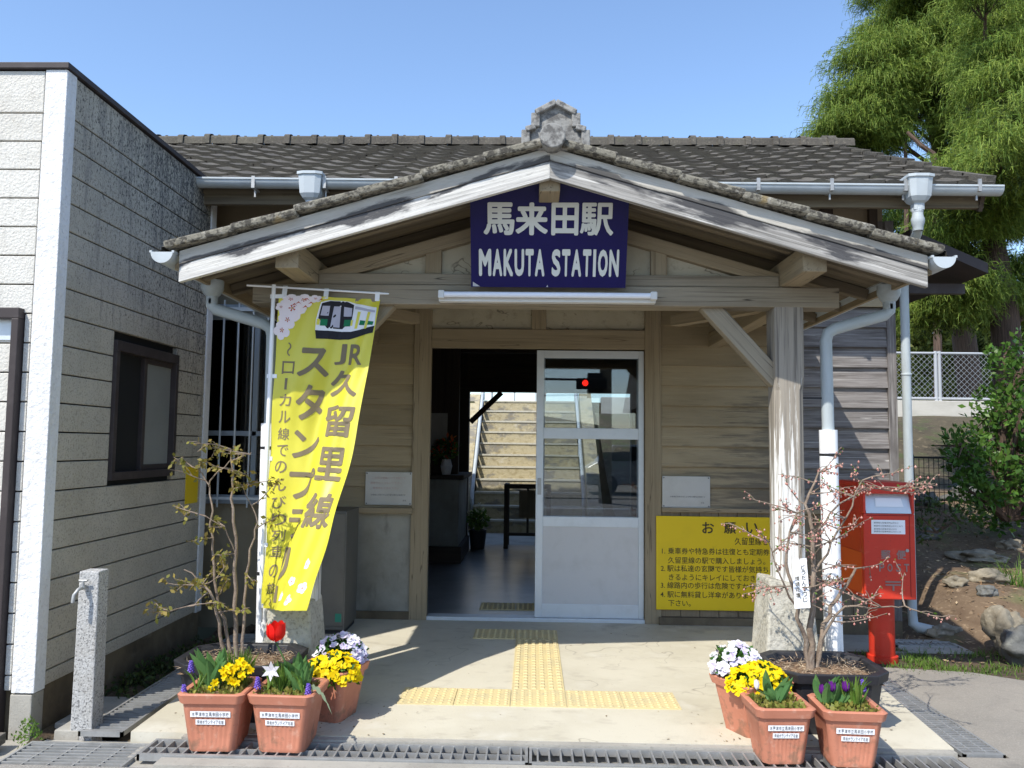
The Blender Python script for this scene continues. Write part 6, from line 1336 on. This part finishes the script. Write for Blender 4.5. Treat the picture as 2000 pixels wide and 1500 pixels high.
shrub("budded_shrub", "twiggy shrub with pink buds in the right black planter", at(1585, 1312, Yr),
      [[A_(1580, 1318), A_(1574, 1250), A_(1556, 1185, -.03), A_(1542, 1120, -.05), A_(1536, 1060, -.06), A_(1556, 1000, -.05)],
       [A_(1592, 1318), A_(1604, 1240, .02), A_(1622, 1185, .05), A_(1655, 1140, .08), A_(1672, 1110, .08)],
       [A_(1586, 1318), A_(1582, 1230), A_(1590, 1120, .03), A_(1588, 1040, .03), A_(1575, 985, .02), A_(1600, 920, .04)],
       [A_(1600, 1290, -.02), A_(1612, 1230, -.05), A_(1650, 1185, -.08), A_(1720, 1185, -.10), A_(1770, 1185, -.10)],
       [A_(1590, 1120, .03), A_(1625, 1060, .0), A_(1665, 990, -.02), A_(1680, 940, -.02)],
       [A_(1588, 1040, .03), A_(1640, 985, .1), A_(1700, 950, .12), A_(1760, 960, .12)],
       [A_(1556, 1185, -.03), A_(1520, 1120, -.1), A_(1500, 1060, -.12)]],
      [(.014, .004), (.015, .006), (.019, .005), (.009, .002), (.007, .003), (.006, .002), (.006, .002)], [10, 9, 15, 7, 10, 10, 8], .28, 91, buds, .45)
Yl = -2.24; B_ = lambda x, y, dy=0.0: at(x, y, Yl+dy)
shrub("brown_leaved_shrub", "sparse many stemmed shrub with brownish leaves in the left black planter", at(455, 1275, Yl),
      [[B_(462, 1282), B_(461, 1180), B_(460, 1080), B_(456, 990), B_(455, 940), B_(450, 880)],
       [B_(440, 1280), B_(428, 1215, -.02), B_(410, 1155, -.03), B_(395, 1140, -.04), B_(360, 1110, -.05)],
       [B_(450, 1276), B_(438, 1213, .02), B_(422, 1163, .03), B_(415, 1076, .03), B_(414, 1000, .03), B_(408, 950, .03), B_(385, 915, .02)],
       [B_(474, 1280), B_(476, 1200, .02), B_(478, 1120, .03), B_(496, 1050, .04), B_(500, 1005, .04), B_(478, 950, .04)],
       [B_(408, 950, .03), B_(425, 920, -.02), B_(470, 890, -.05), B_(495, 885, -.05)], [B_(460, 1080), B_(440, 1030, -.05), B_(400, 1010, -.08)], [B_(410, 1155, -.03), B_(380, 1180, -.08), B_(335, 1195, -.10)]],
      [(.013, .003), (.010, .003), (.010, .003), (.009, .002), (.004, .002), (.004, .002), (.004, .002)], [7, 7, 6, 5, 4, 3, 3], .19, 92, brown, .3)

PT = thing("paper_tag", "white handwritten paper tag hanging on the right shrub before the porch post", "tag", tuple(at(1565, 1187, -2.36)))
tg = [at(1547, 1093, -2.36), at(1575, 1090, -2.38), at(1583, 1187, -2.38), at(1552, 1189, -2.36)]
part("sheet", MB().add(tg + [v + Vector((0, .002, 0)) for v in tg], [(0, 1, 2, 3), (7, 6, 5, 4), (0, 4, 5, 1), (1, 5, 6, 2), (2, 6, 7, 3), (3, 7, 4, 0)]), m_paper, PT)
tx = MB()
def tag_at(u, v): return tg[0].lerp(tg[1], u).lerp(tg[3].lerp(tg[2], u), v) - Vector((0, .0025, 0))
for c0, txt, v0 in ((.55, "どうだんつつじ", .12), (.12, "環境花壇", .35)):
    for i, ch in enumerate(txt): write(tx, ch, lambda a, b: tag_at(c0+.30*a, v0+.11*i+.095*(1-b)), .01, fit=True)
part("handwriting", tx, m_ink, PT); part("string", MB().tube([tag_at(.5, .02), at(1566, 1060, -2.34)], .0012, 4), m_ink, PT)

# ---------------------------------------------------------------- across the street (seen mirrored in the door glass)
def mir(px, py, d): p = at(px, py, d); return Vector((p.x, -p.y, p.z))
struct("far_pavement", MB().box(-60, 60, -40, -15.5, -0.42, -0.005, rnd=False), m_pave)
UP = thing("utility_pole", "dark utility pole with crossarms mirrored in the door glass", "pole", tuple(mir(1183, 930, 14)))
p = mir(1183, 800, 14); part("shaft", MB().tube([(p.x, p.y, -.1), (p.x, p.y, 9.0)], [.17, .12], 14), m_concdark, UP)
part("crossarm", MB().box(p.x-.9, p.x+.9, p.y-.05, p.y+.05, 6.2, 6.3).box(p.x-.6, p.x+.6, p.y-.05, p.y+.05, 5.4, 5.48).box(p.x-.45, p.x-.1, p.y-.2, p.y+.2, 2.6, 3.2), m_wire, UP)
TS = thing("traffic_signal", "horizontal traffic signal showing red, mirrored in the door glass", "traffic signal", tuple(mir(1155, 748, 13.6)))
a = mir(1126, 738, 13.6); b = mir(1186, 760, 13.6)
part("housing", MB().box(min(a.x, b.x), max(a.x, b.x), a.y-.12, a.y+.04, b.z, a.z), m_black, TS, bevel=.03)
part("red_lens", MB().lathe([(0, 0), (.075, 0), (.075, .02), (0, .03)], (0, 0, 0), 20), emitM("red_lamp", (1, .02, .01), 6), TS)
o = bpy.data.objects["red_lens"]; o.rotation_euler = (-pi/2, 0, 0); c = mir(1143, 748, 13.6); o.location = Vector((c.x, a.y+.045, c.z)) - Vector(TS.location)
part("arm", MB().tube([(p.x, p.y, (a.z+b.z)/2+.12), (min(a.x, b.x)-1.2, a.y-.1, (a.z+b.z)/2+.12)], .03, 8).tube([(p.x, p.y, (a.z+b.z)/2-.25), (min(a.x, b.x)-1.2, a.y-.1, (a.z+b.z)/2-.3)], .025, 8), m_wire, TS)
def wire(m, q0, q1, sag=.5, r=.016):
    m.tube([Vector(q0).lerp(Vector(q1), k/10) - Vector((0, 0, sag*4*(k/10)*(1-k/10))) for k in range(11)], r, 4)
wm = MB()
for dz, dx in ((6.25, -.8), (6.25, 0), (6.25, .8), (5.45, -.5), (5.45, .5), (4.6, 0), (4.2, .1), (7.6, 0)): wire(wm, (-32, -15.0, dz+.8), (p.x+dx, p.y, dz), .9); wire(wm, (p.x+dx, p.y, dz), (34, -13.0, dz+.2), .9)
wire(wm, (p.x, p.y, 4.6), (9, -24, 5.5), .4); wire(wm, (p.x, p.y, 5.0), (-6, -24, 6.5), .4); wire(wm, (p.x, p.y, 5.6), (4, -26, 8), .3)
part("wires", wm, m_wire, UP)
HS = thing("house", "dark roofed house across the street, mirrored in the door glass", "house", (6.2, -24, 0))
part("wall", MB().box(4.6, 12, -30, -24, 0, 3.0, rnd=False), m_plasterwall, HS); part("roof", MB().prism([(-23.3, 2.9), (-30.7, 2.9), (-27, 5.0)], 'x', 4.1, 12.5), m_tile, HS)
part("window", MB().box(5.6, 7.4, -24.0, -23.97, .9, 2.2), m_aluwin, HS)
CR = thing("parked_car", "dark parked car across the street, mirrored in the door glass", "car", (2.9, -18, 0))
cm = MB().prism([(1.6, .25), (1.6, .75), (1.9, .92), (2.35, 1.42), (3.6, 1.45), (4.2, .95), (4.75, .82), (4.8, .3)], 'y', -18.8, -17.2)
part("body", cm, M("silver_paint", (.25, .26, .27), .3, metal=.4), CR, bevel=.05)
for x in (2.2, 4.1): part("wheel", MB().tube([(x, -17.35, .28), (x, -17.15, .28)], .28, 18), m_blackplastic, CR); 
part("side_window", MB().prism([(2.15, .95), (2.45, 1.36), (3.5, 1.38), (3.95, .97)], 'y', -17.195, -17.19), m_black, CR)
struct("far_hill", MB().grid(lambda u, v: (-90+180*u, -75-40*v, -0.3+(5.5+2.5*sin(5*u+1)+1.2*sin(17*u))*sin(pi*min(1, v*1.3)/1.3) if v > 0 else -0.4), 60, 8), m_field, 60)
struct("road_line", MB().box(-60, 60, -12.2, -12.05, -.034, -.029, rnd=False), m_paper)
